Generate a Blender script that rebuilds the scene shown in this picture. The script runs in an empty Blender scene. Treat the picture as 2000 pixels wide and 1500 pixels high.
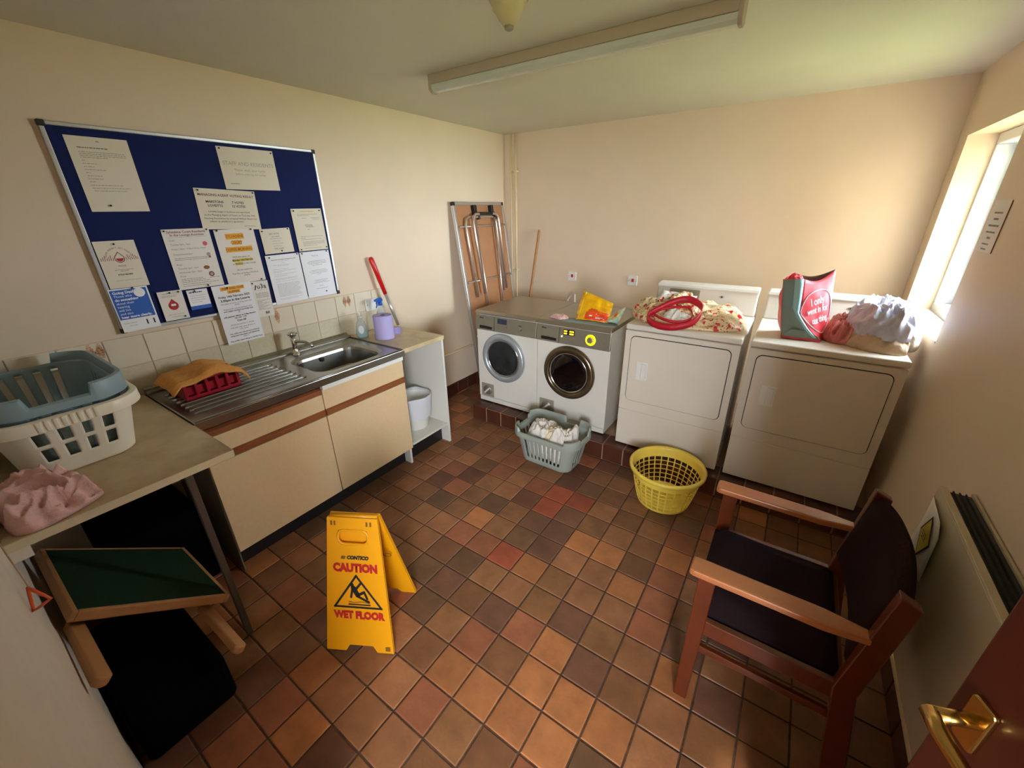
import bpy, bmesh, math, random
from mathutils import Vector, Matrix, noise
sc = bpy.context.scene
COL = sc.collection
PI = math.pi
# ------------------------------------------------------------------ camera
W, H, YF = 3.3125, 2.4377, -3.915          # room: left wall x=0, back wall y=0, right wall x=W, front wall y=YF
def cam_basis(yaw, pitch, roll):
    y, p, r = (math.radians(a) for a in (yaw, pitch, roll))
    f = Vector((-math.sin(y)*math.cos(p), math.cos(y)*math.cos(p), math.sin(p)))
    rt = Vector((math.cos(y), math.sin(y), 0)); up = rt.cross(f)
    return rt*math.cos(r)+up*math.sin(r), -rt*math.sin(r)+up*math.cos(r), f
cd = bpy.data.cameras.new('camera'); cam = bpy.data.objects.new('camera', cd); COL.objects.link(cam)
_r, _u, _f = cam_basis(34.3985, -23.1909, -0.8362)
cam.matrix_world = Matrix(((_r.x, _u.x, -_f.x, 2.6673), (_r.y, _u.y, -_f.y, -3.8222), (_r.z, _u.z, -_f.z, 1.7526), (0, 0, 0, 1)))
cd.sensor_width = 36; cd.lens = 792.506/2000*36; cd.clip_start = 0.01; cd.clip_end = 100
sc.camera = cam
# ------------------------------------------------------------------ sky, sun, exposure
wd = bpy.data.worlds.new('sky'); sc.world = wd; wd.use_nodes = True
bg = wd.node_tree.nodes['Background']; bg.inputs[0].default_value = (0.80, 0.90, 1.0, 1); bg.inputs[1].default_value = 36.0
sl = bpy.data.lights.new('sun', 'SUN'); sl.energy = 5; sl.angle = math.radians(3); sl.color = (1, .93, .82)
so = bpy.data.objects.new('sun', sl); COL.objects.link(so)
so.rotation_euler = Vector((-0.10, 0.72, -0.60)).to_track_quat('-Z', 'Y').to_euler()
sc.view_settings.view_transform = 'Standard'; sc.view_settings.look = 'None'
sc.view_settings.gamma = 1; sc.view_settings.use_curve_mapping = False
sc.view_settings.exposure = 0.58
sc.cycles.max_bounces = 10; sc.cycles.diffuse_bounces = 6; sc.cycles.use_denoising = True
sc.cycles.sample_clamp_indirect = 6
def portal(name, loc, nrm, sx, sy):
    l = bpy.data.lights.new(name, 'AREA'); l.shape = 'RECTANGLE'; l.size = sx; l.size_y = sy; l.cycles.is_portal = True
    o = bpy.data.objects.new(name, l); COL.objects.link(o); o.location = loc
    o.rotation_euler = Vector(nrm).to_track_quat('-Z', 'Y').to_euler()
portal('corridor_portal', (3.825, YF-1.42, 1.5), (0, 1, 0), 1.35, 1.35)
portal('window_portal', (W+.26, -.63, 1.61), (-1, 0, 0), 1.0, 1.0)
# ------------------------------------------------------------------ materials
def lin(c):
    o = []
    for v in c:
        v /= 255.; o.append(v/12.92 if v <= .04045 else ((v+.055)/1.055)**2.4)
    return (*o, 1)
MATS = {}
def mat(name, c, rough=.5, metal=0, var=0, vscale=8, c2=None, bump=0, bscale=40, emit=0, spec=None, trans=0, coat=0, rnd=0, ior=None, sub=0, alpha=1, stretch=None):
    m = bpy.data.materials.new(name); m.use_nodes = True; nt = m.node_tree; N = nt.nodes; L = nt.links
    b = N['Principled BSDF']; b.inputs['Roughness'].default_value = rough; b.inputs['Metallic'].default_value = metal
    b.inputs['Base Color'].default_value = lin(c)
    if spec is not None: b.inputs['Specular IOR Level'].default_value = spec
    if trans: b.inputs['Transmission Weight'].default_value = trans
    if ior: b.inputs['IOR'].default_value = ior
    if coat: b.inputs['Coat Weight'].default_value = coat; b.inputs['Coat Roughness'].default_value = .1
    if alpha < 1: b.inputs['Alpha'].default_value = alpha
    if emit:
        b.inputs['Emission Color'].default_value = lin(c); b.inputs['Emission Strength'].default_value = emit
    tc = None
    def coord():
        nonlocal tc
        if tc is None:
            tc = N.new('ShaderNodeTexCoord').outputs['Object']
            if stretch:
                mp = N.new('ShaderNodeMapping'); mp.inputs['Scale'].default_value = stretch; L.new(tc, mp.inputs[0]); tc = mp.outputs[0]
        return tc
    if var or c2:
        n = N.new('ShaderNodeTexNoise'); n.inputs['Scale'].default_value = vscale; n.inputs['Detail'].default_value = 5; n.inputs['Roughness'].default_value = .6
        L.new(coord(), n.inputs['Vector'])
        r = N.new('ShaderNodeValToRGB'); r.color_ramp.elements[0].position = .32; r.color_ramp.elements[1].position = .68
        ca = lin(c); cb = lin(c2) if c2 else tuple(v*(1-var) for v in ca[:3])+(1,)
        r.color_ramp.elements[0].color = cb; r.color_ramp.elements[1].color = ca
        L.new(n.outputs[0], r.inputs[0]); out = r.outputs[0]
        if rnd:
            oi = N.new('ShaderNodeObjectInfo'); mm = N.new('ShaderNodeMapRange'); mm.inputs[3].default_value = 1-rnd; mm.inputs[4].default_value = 1+rnd
            L.new(oi.outputs['Random'], mm.inputs[0])
            hs = N.new('ShaderNodeHueSaturation'); L.new(mm.outputs[0], hs.inputs['Value']); L.new(out, hs.inputs['Color']); out = hs.outputs[0]
            ad = N.new('ShaderNodeVectorMath'); ad.operation = 'SCALE'; L.new(oi.outputs['Location'], ad.inputs[0]); ad.inputs['Scale'].default_value = 3.7
            a2 = N.new('ShaderNodeVectorMath'); L.new(ad.outputs[0], a2.inputs[0]); L.new(coord(), a2.inputs[1]); L.new(a2.outputs[0], n.inputs['Vector'])
        L.new(out, b.inputs['Base Color'])
    if bump:
        n2 = N.new('ShaderNodeTexNoise'); n2.inputs['Scale'].default_value = bscale; n2.inputs['Detail'].default_value = 4
        L.new(coord(), n2.inputs['Vector'])
        bp = N.new('ShaderNodeBump'); bp.inputs['Strength'].default_value = bump; bp.inputs['Distance'].default_value = .012
        L.new(n2.outputs[0], bp.inputs['Height']); L.new(bp.outputs[0], b.inputs['Normal'])
    MATS[name] = m; return m
mat('wall_paint', (226, 205, 179), .5, var=.05, vscale=2, bump=.03, bscale=120)
mat('ceiling_paint', (216, 212, 200), .7, var=.05, vscale=2, bump=.03, bscale=150)
mat('white_paint', (222, 212, 196), .5, var=.08, vscale=9)
mat('grout', (92, 66, 46), .9, vscale=30, c2=(60, 40, 28))
TILE_COLS = dict(a=(158, 104, 68), b=(146, 98, 62), c=(128, 84, 54), d=(114, 80, 54), e=(154, 92, 62), f=(174, 110, 66), g=(122, 80, 60), h=(108, 66, 46), i=(164, 80, 52))
for k, c in TILE_COLS.items():
    mat('quarry_tile_'+k, c, .5, var=.34, vscale=9, bump=.06, bscale=60, rnd=.14)
mat('step_grout', (150, 122, 98), .9)
mat('step_tile', (86, 46, 30), .35, var=.3, vscale=9, bump=.05, rnd=.12)
mat('white_enamel', (226, 220, 210), .28, var=.03, vscale=3, coat=.3)
mat('dryer_enamel', (224, 214, 200), .35, var=.05, vscale=3)
mat('plastic_white', (228, 226, 220), .4)
mat('steel', (170, 168, 162), .27, metal=1, var=.15, vscale=6, stretch=(60, 2, 2))
mat('steel_bowl', (150, 148, 140), .22, metal=1, var=.25, vscale=5)
mat('chrome', (215, 215, 215), .1, metal=1)
mat('panel_steel', (156, 148, 132), .38, metal=.6, var=.06, vscale=20)
mat('lid_steel', (168, 158, 140), .3, metal=.75, var=.06, vscale=6)
mat('alu', (196, 196, 194), .35, metal=.85)
mat('door_silver', (190, 196, 204), .28, metal=.6)
mat('door_bronze', (120, 104, 84), .22, metal=.85)
mat('black_plastic', (24, 22, 22), .45)
mat('black_gap', (12, 10, 10), .8)
mat('drum_glass', (44, 46, 48), .12, var=.5, vscale=10, spec=.6)
mat('dark_glass', (14, 10, 10), .06, spec=.6)
mat('drum_dark', (40, 40, 42), .25, metal=.6, var=.4, vscale=14)
mat('grey_plastic', (150, 142, 126), .5)
mat('laminate', (214, 196, 156), .35, c2=(168, 140, 98), vscale=3.5, bump=.02)
mat('laminate_edge', (206, 190, 158), .45)
mat('cabinet_cream', (222, 192, 150), .5, var=.05, vscale=60)
mat('cabinet_white', (214, 210, 200), .5)
mat('cabinet_side_shaded', (120, 112, 100), .6)  # grey puts the shade on this side of the cabinet into its colour
mat('wood_rail', (150, 84, 42), .45, var=.35, vscale=9, stretch=(1, .12, 1))
mat('chair_wood', (100, 42, 17), .35, var=.3, vscale=12, stretch=(.15, 1, 1), coat=.2)
mat('chair_arm_wood', (180, 110, 66), .3, var=.2, vscale=12, stretch=(.15, 1, 1), coat=.3)
mat('light_wood', (176, 124, 76), .45, var=.25, vscale=12, stretch=(.15, 1, 1))
mat('broom_wood', (176, 122, 66), .5, var=.2, vscale=10)
mat('fabric_purple', (36, 20, 24), .95, var=.3, vscale=120, bump=.1, bscale=300, spec=.15)
mat('fabric_maroon', (40, 17, 17), .95, var=.3, vscale=120, bump=.1, bscale=300, spec=.15)
mat('baize', (30, 50, 32), 1.0, var=.2, vscale=100, spec=.1)
mat('black_fabric', (9, 8, 9), 1.0, spec=.05)
mat('door_wood', (70, 18, 9), .35, var=.4, vscale=5, stretch=(1, 1, .12), coat=.3)
mat('brass', (200, 162, 92), .22, metal=1)
mat('board_felt', (6, 26, 84), .95, var=.1, vscale=200)
mat('paper', (232, 226, 218), .7)
mat('paper_white', (238, 238, 242), .7)
mat('paper_warm', (228, 218, 198), .7)
mat('ink', (44, 42, 44), .8)
mat('ink_grey', (122, 116, 110), .8)
mat('ink_light', (168, 164, 150), .8)
mat('ink_red', (178, 44, 44), .7)
mat('ink_maroon', (126, 44, 50), .7)
mat('ink_orange', (236, 168, 40), .7)
mat('ink_orange_dark', (150, 92, 20), .7)
mat('ink_blue', (30, 92, 182), .6)
mat('ink_yellow', (214, 190, 70), .7)
mat('ink_pink', (222, 90, 100), .7)
mat('ink_brown', (150, 96, 54), .8)
mat('ink_white', (240, 240, 240), .6)
mat('splash_tile', (226, 214, 192), .22, var=.04, vscale=12, rnd=.03)
mat('splash_tile_speckle', (214, 202, 176), .25, var=.1, vscale=60, rnd=.04)
mat('splash_grout', (206, 190, 162), .8)
mat('motif_brown', (186, 128, 86), .6, c2=(220, 176, 138), vscale=120)
mat('basket_cream', (236, 226, 206), .4)
mat('basket_grey', (138, 160, 166), .42)
mat('basket_blue', (152, 158, 148), .45)
mat('basket_yellow', (238, 208, 86), .4, sub=.1)
mat('sign_yellow', (226, 152, 8), .4)
mat('sign_red', (176, 22, 20), .6)
mat('sign_black', (26, 22, 24), .6)
mat('sign_brown', (120, 76, 14), .6)
mat('cloth_pink', (224, 178, 170), .95, var=.15, vscale=30, bump=1.0, bscale=26)
mat('cloth_rose', (220, 132, 128), .95, var=.15, vscale=20, bump=1.0, bscale=20)
mat('cloth_white', (226, 218, 208), .95, var=.06, vscale=20, bump=1.0, bscale=20)
mat('cloth_lilac', (212, 212, 224), .95, c2=(186, 184, 206), vscale=14, bump=.45, bscale=14, stretch=(1, 4, 1))
mat('cloth_beige', (206, 178, 146), .95, var=.15, vscale=20, bump=1.0, bscale=18)
mat('cloth_cream', (226, 204, 164), .95, bump=0.8, bscale=20)
mat('cloth_orange', (226, 158, 82), .95, var=.15, vscale=50, bump=.35, bscale=160)
mat('red_plastic', (160, 14, 40), .35)
mat('pole_red', (204, 22, 20), .3)
mat('pole_silver', (206, 204, 206), .25, metal=.7)
mat('blue_plastic', (22, 92, 190), .35)
mat('clear_plastic', (226, 232, 234), .12, alpha=.45)
mat('teal_liquid', (40, 196, 184), .1)
mat('roll_paper', (178, 168, 216), .9, bump=.1, bscale=200)
mat('roll_core', (70, 54, 60), .9)
mat('bag_liner', (232, 232, 238), .35, trans=.25, bump=.4, bscale=30)
mat('hardboard', (170, 118, 78), .7, var=.1, vscale=10)
mat('leg_steel', (92, 84, 78), .4, metal=.5)
mat('tube_steel', (206, 188, 174), .3, metal=.8)
mat('pipe_paint', (228, 206, 166), .45)
mat('bag_yellow', (250, 196, 10), .35, c2=(236, 160, 8), vscale=18)
mat('bag_red', (228, 52, 24), .35, c2=(240, 96, 30), vscale=20)
mat('pack_teal', (150, 204, 200), .35, c2=(220, 200, 150), vscale=16)
mat('tote_red', (216, 30, 44), .5, c2=(232, 90, 100), vscale=9)
mat('tote_grey', (134, 150, 142), .6)
mat('tote_blue', (176, 228, 240), .5)
mat('tote_dark', (110, 100, 100), .7)
mat('handle_red', (190, 14, 40), .5)
mat('amber_light', (255, 190, 30), .5, emit=2.2)
mat('ring_light', (255, 226, 0), .5, emit=2.4)
mat('white_led', (255, 240, 210), .5, emit=2.5)
mat('lcd', (52, 58, 76), .2)
mat('heater_white', (192, 178, 152), .45)
mat('cream_plastic', (196, 180, 146), .5)
mat('fitting_grey', (176, 158, 140), .45)
mat('diffuser', (196, 196, 186), .25, coat=.4)
mat('grass_lawn', (140, 148, 74), .95, c2=(112, 122, 58), vscale=2)
mat('plastic_orange', (216, 92, 50), .45)
mat('string', (176, 140, 104), .8)
mat('upvc', (226, 230, 232), .3)
mat('brick_pale', (172, 150, 130), .9, var=.2, vscale=6)
mat('concrete', (120, 112, 100), .9)
mat('hose_white', (214, 206, 200), .5)
# glass for the window: clear
def glass_mat(name, tint):
    m = bpy.data.materials.new(name); m.use_nodes = True; nt = m.node_tree; nt.nodes.clear()
    o = nt.nodes.new('ShaderNodeOutputMaterial'); t = nt.nodes.new('ShaderNodeBsdfTransparent'); g = nt.nodes.new('ShaderNodeBsdfGlossy'); mx = nt.nodes.new('ShaderNodeMixShader')
    t.inputs[0].default_value = tint; g.inputs['Roughness'].default_value = .02
    f = nt.nodes.new('ShaderNodeFresnel'); f.inputs[0].default_value = 1.45
    ge = nt.nodes.new('ShaderNodeNewGeometry'); iv = nt.nodes.new('ShaderNodeMath'); iv.operation = 'SUBTRACT'; iv.inputs[0].default_value = 1; nt.links.new(ge.outputs['Backfacing'], iv.inputs[1])
    ml = nt.nodes.new('ShaderNodeMath'); ml.operation = 'MULTIPLY'; nt.links.new(f.outputs[0], ml.inputs[0]); nt.links.new(iv.outputs[0], ml.inputs[1])
    nt.links.new(ml.outputs[0], mx.inputs[0]); nt.links.new(t.outputs[0], mx.inputs[1]); nt.links.new(g.outputs[0], mx.inputs[2]); nt.links.new(mx.outputs[0], o.inputs[0])
    MATS[name] = m
glass_mat('window_glass', (.95, .97, .97, 1))
# floral fabric: scattered roses, stems and leaves on cream
def floral(name, base):
    m = bpy.data.materials.new(name); m.use_nodes = True; nt = m.node_tree; N = nt.nodes; L = nt.links; b = N['Principled BSDF']; b.inputs['Roughness'].default_value = .35
    tc = N.new('ShaderNodeTexCoord').outputs['Object']
    nz = N.new('ShaderNodeTexNoise'); nz.inputs['Scale'].default_value = 30; L.new(tc, nz.inputs[0])
    mx = N.new('ShaderNodeMixRGB'); mx.inputs[0].default_value = .06; L.new(tc, mx.inputs[1]); L.new(nz.outputs['Color'], mx.inputs[2])
    def blob(sc_, r0, r1, col, prev):
        v = N.new('ShaderNodeTexVoronoi'); v.inputs['Scale'].default_value = sc_; L.new(mx.outputs[0], v.inputs['Vector'])
        r = N.new('ShaderNodeValToRGB'); r.color_ramp.elements[0].position = r0; r.color_ramp.elements[0].color = (1, 1, 1, 1); r.color_ramp.elements[1].position = r1; r.color_ramp.elements[1].color = (0, 0, 0, 1)
        L.new(v.outputs['Distance'], r.inputs[0]); q = N.new('ShaderNodeMixRGB'); L.new(r.outputs[0], q.inputs[0]); q.inputs[2].default_value = lin(col)
        if isinstance(prev, tuple): q.inputs[1].default_value = prev
        else: L.new(prev, q.inputs[1])
        return q.outputs[0]
    o = blob(75, .2, .26, (120, 134, 100), lin(base)); o = blob(44, .2, .26, (150, 60, 60), o); o = blob(23, .27, .31, (200, 28, 48), o)
    L.new(o, b.inputs['Base Color']); MATS[name] = m
floral('floral_cream', (222, 196, 150)); floral('floral_white', (236, 232, 226))
# ------------------------------------------------------------------ mesh helpers (geometry is given in room coordinates; part() moves it into its thing's frame)
OFF = {}
def thing(name, label, cat, loc, group=None, kind=None):
    o = bpy.data.objects.new(name, None); COL.objects.link(o); o.location = loc; o.empty_display_size = .05
    o['label'] = label; o['category'] = cat
    if group: o['group'] = group
    if kind: o['kind'] = kind
    OFF[o] = Vector(loc); return o
class G:
    def __init__(s): s.bm = bmesh.new()
    def box(s, x0, x1, y0, y1, z0, z1, M=None):
        r = bmesh.ops.create_cube(s.bm, size=1)['verts']
        for v in r:
            v.co = Vector(((x0+x1)/2+v.co.x*(x1-x0), (y0+y1)/2+v.co.y*(y1-y0), (z0+z1)/2+v.co.z*(z1-z0)))
            if M: v.co = M @ v.co
        return s
    def cyl(s, a, b, r, r2=None, n=20, cap=True):
        a, b = Vector(a), Vector(b); d = b-a; L_ = d.length
        M = Matrix.Translation((a+b)/2) @ d.to_track_quat('Z', 'Y').to_matrix().to_4x4()
        bmesh.ops.create_cone(s.bm, cap_ends=cap, segments=n, radius1=r, radius2=r if r2 is None else r2, depth=L_, matrix=M); return s
    def tube(s, pts, r, n=10, closed=False):
        pts = [Vector(p) for p in pts]; rings = []; m = len(pts); up = None
        rr = r if isinstance(r, (list, tuple)) else [r]*m
        for i, p in enumerate(pts):
            if closed: t = pts[(i+1) % m]-pts[i-1]
            else: t = pts[min(i+1, m-1)]-pts[max(i-1, 0)]
            t.normalize()
            if up is None: up = Vector((0, 0, 1)) if abs(t.z) < .9 else Vector((1, 0, 0))
            a = (up-t*up.dot(t)).normalized(); b = t.cross(a); up = a
            rings.append([s.bm.verts.new(p+(a*math.cos(2*PI*k/n)+b*math.sin(2*PI*k/n))*rr[i]) for k in range(n)])
        for i in range(m if closed else m-1):
            A, B = rings[i], rings[(i+1) % m]
            for k in range(n): s.bm.faces.new((A[k], A[(k+1) % n], B[(k+1) % n], B[k]))
        if not closed: s.bm.faces.new(rings[0][::-1]); s.bm.faces.new(rings[-1])
        return s
    def lathe(s, prof, c, n=32, axis='Z', cap=True):
        c = Vector(c); rings = []
        for r, h in prof:
            ring = []
            for k in range(n):
                a = 2*PI*k/n; u, v = r*math.cos(a), r*math.sin(a)
                q = {'Z': (u, v, h), 'Y': (u, h, v), 'X': (h, u, v)}[axis]
                ring.append(s.bm.verts.new(c+Vector(q)))
            rings.append(ring)
        for A, B in zip(rings, rings[1:]):
            for k in range(n): s.bm.faces.new((A[k], A[(k+1) % n], B[(k+1) % n], B[k]))
        if cap: s.bm.faces.new(rings[0][::-1]); s.bm.faces.new(rings[-1])
        return s
    def prism(s, poly, o, u, v, t):
        """polygon (list of (a,b)) in the plane o + a*u + b*v, thickened by vector t"""
        o, u, v, t = Vector(o), Vector(u), Vector(v), Vector(t)
        A = [s.bm.verts.new(o+u*a+v*b) for a, b in poly]; B = [s.bm.verts.new(q.co+t) for q in A]; n = len(poly)
        s.bm.faces.new(A[::-1]); s.bm.faces.new(B)
        for k in range(n): s.bm.faces.new((A[k], A[(k+1) % n], B[(k+1) % n], B[k]))
        return s
    def face(s, pts): s.bm.faces.new([s.bm.verts.new(Vector(p)) for p in pts]); return s
    def grid(s, P):
        V = [[s.bm.verts.new(Vector(p)) for p in row] for row in P]
        for i in range(len(V)-1):
            for j in range(len(V[0])-1): s.bm.faces.new((V[i][j], V[i][j+1], V[i+1][j+1], V[i+1][j]))
        return s
def part(name, g, m, parent=None, smooth=False, bevel=0, solid=0, seg=2, sub=0):
    bm = g.bm if isinstance(g, G) else g
    bmesh.ops.recalc_face_normals(bm, faces=bm.faces)
    off = OFF[parent] if parent is not None else Vector((0, 0, 0))
    me = bpy.data.meshes.new(name)
    if off.length: bmesh.ops.translate(bm, verts=bm.verts, vec=-off)
    bm.to_mesh(me); bm.free(); me.materials.append(MATS[m] if isinstance(m, str) else m)
    if smooth:
        for p in me.polygons: p.use_smooth = True
    o = bpy.data.objects.new(name, me); COL.objects.link(o)
    if parent is not None: o.parent = parent
    OFF[o] = off
    if solid:
        md = o.modifiers.new('solid', 'SOLIDIFY'); md.thickness = solid; md.offset = 0
    if sub:
        md = o.modifiers.new('sub', 'SUBSURF'); md.levels = sub; md.render_levels = sub
    if bevel:
        md = o.modifiers.new('bevel', 'BEVEL'); md.width = bevel; md.segments = seg; md.limit_method = 'ANGLE'; md.angle_limit = .6
        if seg > 1: md.harden_normals = False
    return o
def tag(o, label, cat, group=None, kind=None):
    o['label'] = label; o['category'] = cat
    if group: o['group'] = group
    if kind: o['kind'] = kind
    return o
def solo(name, g, m, label, cat, base, group=None, **k):
    """a thing that is a single mesh, its origin at its base"""
    bm = g.bm; base = Vector(base); bmesh.ops.translate(bm, verts=bm.verts, vec=-base)
    o = part(name, g, m, None, **k); o.location = base; OFF[o] = base
    return tag(o, label, cat, group)
def struct(name, g, m, **k):
    o = part(name, g, m, None, **k); o['kind'] = 'structure'; return o
def rrect(w, h, r, n=5):
    pts = []
    for cx, cy, a0 in ((w/2-r, h/2-r, 0), (-w/2+r, h/2-r, 90), (-w/2+r, -h/2+r, 180), (w/2-r, -h/2+r, 270)):
        for k in range(n+1):
            a = math.radians(a0+90*k/n); pts.append((cx+r*math.cos(a), cy+r*math.sin(a)))
    return pts
_txt = []
def text(parent, body, size, o, u, v, m, align='CENTER', bold=0, name='lettering', sx=1, shear=0, ext=0):
    cu = bpy.data.curves.new(name, 'FONT'); cu.body = body; cu.size = size; cu.align_x = align; cu.align_y = 'CENTER'; cu.offset = bold; cu.shear = shear; cu.resolution_u = 2; cu.extrude = ext
    t = bpy.data.objects.new(name, cu); COL.objects.link(t); cu.materials.append(MATS[m])
    u, v = Vector(u).normalized(), Vector(v).normalized(); w = u.cross(v)
    M = Matrix(((u.x*sx, v.x, w.x, o[0]), (u.y*sx, v.y, w.y, o[1]), (u.z*sx, v.z, w.z, o[2]), (0, 0, 0, 1)))
    _txt.append((t, M, parent)); return t
def flush_text():
    bpy.context.view_layer.update(); dg = bpy.context.evaluated_depsgraph_get()
    for t, M, parent in _txt:
        me = bpy.data.meshes.new_from_object(t.evaluated_get(dg)); me.name = t.name.split('.')[0]
        off = OFF[parent]; me.transform(Matrix.Translation(-off) @ M)
        o = bpy.data.objects.new(t.name.split('.')[0], me); COL.objects.link(o); o.parent = parent
        bpy.data.objects.remove(t)
    _txt.clear()
def heap(outline, c, zb, h, seed, rings=40, n=180, fold=.5, freq=9, prof=.5, bulge=None, wr=.022, ang=.6):
    """crumpled cloth: closed surface over a plan outline, its height built of folds and creases"""
    g = G(); bm = g.bm; k = len(outline); cx, cy = c; ca, sa = math.cos(ang), math.sin(ang)
    def out(a):
        t = a/(2*PI)*k; i = int(t) % k; f = t-int(t); p0, p1, p2, p3 = (Vector(outline[(i+d) % k]) for d in (-1, 0, 1, 2))
        return .5*((2*p1)+(p2-p0)*f+(2*p0-5*p1+4*p2-p3)*f*f+(-p0+3*p1-3*p2+p3)*f**3)
    rows = []
    for i in range(rings):
        r = 1-i/rings; row = []
        for j in range(n):
            o_ = out(2*PI*j/n); x, y = cx+(o_.x-cx)*r, cy+(o_.y-cy)*r
            hh = h*max(0, 1-r**(1/prof))**.55
            if bulge: hh *= bulge(x, y)
            wv = noise.noise_vector(Vector((x*5+seed, y*5, seed)))*.09
            px, py = x+wv.x, y+wv.y; qx, qy = px*ca+py*sa, (-px*sa+py*ca)
            low = noise.noise(Vector((px*freq, py*freq, seed*3.1+hh*6)))
            r1 = 1-2.4*abs(noise.noise(Vector((qx*freq*1.6, qy*freq*3.6, seed+hh*8)))); r2 = 1-2.4*abs(noise.noise(Vector((qx*freq*7+3, qy*freq*3.2, seed*2+hh*14))))
            e = min(1, (1-r)*5)
            z = zb+hh*(1-fold*.5+fold*.9*low)+wr*e*(.75*r1+.38*r2)
            push = wr*.55*r1*(1 if 0 < i else .3)*min(1, i/3)
            d_ = Vector((x-cx, y-cy)); d_ = d_.normalized() if d_.length > 1e-6 else Vector((0, 0))
            z = max(z, zb+.003+.0004*i) if i else zb+.001
            row.append(bm.verts.new((x+d_.x*push*(r**2), y+d_.y*push*(r**2), z)))
        rows.append(row)
    for A, B in zip(rows, rows[1:]):
        for j in range(n): bm.faces.new((A[j], A[(j+1) % n], B[(j+1) % n], B[j]))
    ctr = bm.verts.new((cx, cy, sum(v.co.z for v in rows[-1])/n))
    for j in range(n): bm.faces.new((rows[-1][j], rows[-1][(j+1) % n], ctr))
    bm.faces.new(rows[0][::-1])
    return g
def bars(lines, o, u, v, t=.0004):
    """unreadable print: rows of short bars; lines = (a0, a1, b, height)"""
    g = G(); rnd = random.Random(int(abs(o[1])*1e4)+len(lines)); o, u, v = Vector(o), Vector(u), Vector(v); w = u.cross(v)*t
    for a0, a1, b, hh in lines:
        a = a0
        while a < a1:
            L_ = min(rnd.uniform(.004, .015), a1-a)
            if L_ > .001: g.face([o+u*a+v*b+w, o+u*(a+L_)+v*b+w, o+u*(a+L_)+v*(b+hh)+w, o+u*a+v*(b+hh)+w])
            a += L_+.002
    return g
# ================================================================== SETTING
T = .25
struct('ceiling', G().box(-T, W+T, YF-T, T, H, H+.15), 'ceiling_paint')
struct('wall_left', G().box(-T, 0, YF-T, T, -.1, H), 'wall_paint')
struct('wall_back', G().box(0, W+T, 0, T, -.1, H), 'wall_paint')
WY0, WY1, WZ0, WZ1 = -1.075, -.188, 1.12, 2.105
g = G(); g.box(W, W+T, YF-T, 0, -.1, WZ0); g.box(W, W+T, YF-T, 0, WZ1, H); g.box(W, W+T, YF-T, WY0, WZ0, WZ1); g.box(W, W+T, WY1, 0, WZ0, WZ1)
struct('wall_right', g, 'wall_paint')
DX0, DX1 = 2.2, 3.2
g = G(); g.box(0, DX0, YF-.12, YF, -.1, H); g.box(DX1, W, YF-.12, YF, -.1, H); g.box(DX0, DX1, YF-.12, YF, 2.03, H)
struct('wall_front', g, 'white_paint')
# floor: grout bed with every quarry tile set into it
floor = struct('floor', G().box(0, W, YF-.6, 0, -.1, -.004), 'grout'); OFF[floor] = Vector((0, 0, 0))
TP, GX, GY = .1569, 2.0623, -2.5309
def tile_mesh(name, w, d, m, t=.014, r=.006):
    bm = bmesh.new(); v = []
    for z, ins in ((-t, 0), (-.003, 0), (-.0009, r*.3), (0, r*.8)):
        v.append([bm.verts.new((sx*(w/2-ins), sy*(d/2-ins), z)) for sx, sy in ((1, 1), (-1, 1), (-1, -1), (1, -1))])
    for A, B in zip(v, v[1:]):
        for k in range(4): bm.faces.new((A[k], A[(k+1) % 4], B[(k+1) % 4], B[k]))
    bm.faces.new(v[-1]); me = bpy.data.meshes.new(name); bm.to_mesh(me); bm.free(); me.materials.append(MATS[m]); return me
TM = {k: tile_mesh('tile', TP-.0065, TP-.0065, 'quarry_tile_'+k) for k in TILE_COLS}
SPECIAL = {(0, 0): 'g', (0, 1): 'f', (1, 1): 'g', (-2, -2): 'g', (-2, -3): 'g', (-2, -4): 'g', (-3, -3): 'g', (-3, -4): 'i', (-3, -5): 'i', (-2, -5): 'i', (-3, -6): 'h', (-2, -6): 'd',
           (0, 2): 'f', (2, 2): 'f', (1, 2): 'f', (1, 3): 'f', (0, 3): 'f', (-1, 1): 'e', (-2, 1): 'g', (-1, 2): 'c', (-2, 2): 'e', (-3, 1): 'c', (-4, 0): 'd', (-3, 0): 'b', (-3, -1): 'i', (-4, -1): 'e',
           (-2, -1): 'f', (-2, 0): 'a', (-1, 0): 'b', (-1, -1): 'b', (-1, -2): 'a', (0, -1): 'a', (0, -2): 'a', (-1, -3): 'f', (-1, -4): 'b', (0, -3): 'f', (1, -1): 'a', (1, 0): 'b', (2, 0): 'a', (1, -2): 'f', (2, -2): 'e', (2, -3): 'e', (2, -1): 'e'}
rt = random.Random(7)
visible, hidden = [], []
for i in range(-15, 10):
    for j in range(-18, 11):
        x, y = GX+(i+.5)*TP, GY-(j+.5)*TP
        if x-TP/2 > W or x+TP/2 < 0 or y+TP/2 < YF or y-TP/2 > 0: continue
        if y > -1.289+.02 and x > .50: continue
        k = SPECIAL.get((i, j)) or rt.choices('abcdefgh', [5, 5, 4, 3, 3, 3 if i > -2 else 1, 1, 1])[0]
        x0, x1, y0, y1 = max(0, x-TP/2), min(W, x+TP/2), max(YF, y-TP/2), min(0, y+TP/2)
        if x > .5: y1 = min(y1, -1.289)
        if x1-x0 < .02 or y1-y0 < .02: continue
        under = (x < .5 and -3.3 < y < -1.73) or (x < .30 and y < -3.2)
        (hidden if under else visible).append((x0, x1, y0, y1, k))
_tc = {}
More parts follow.
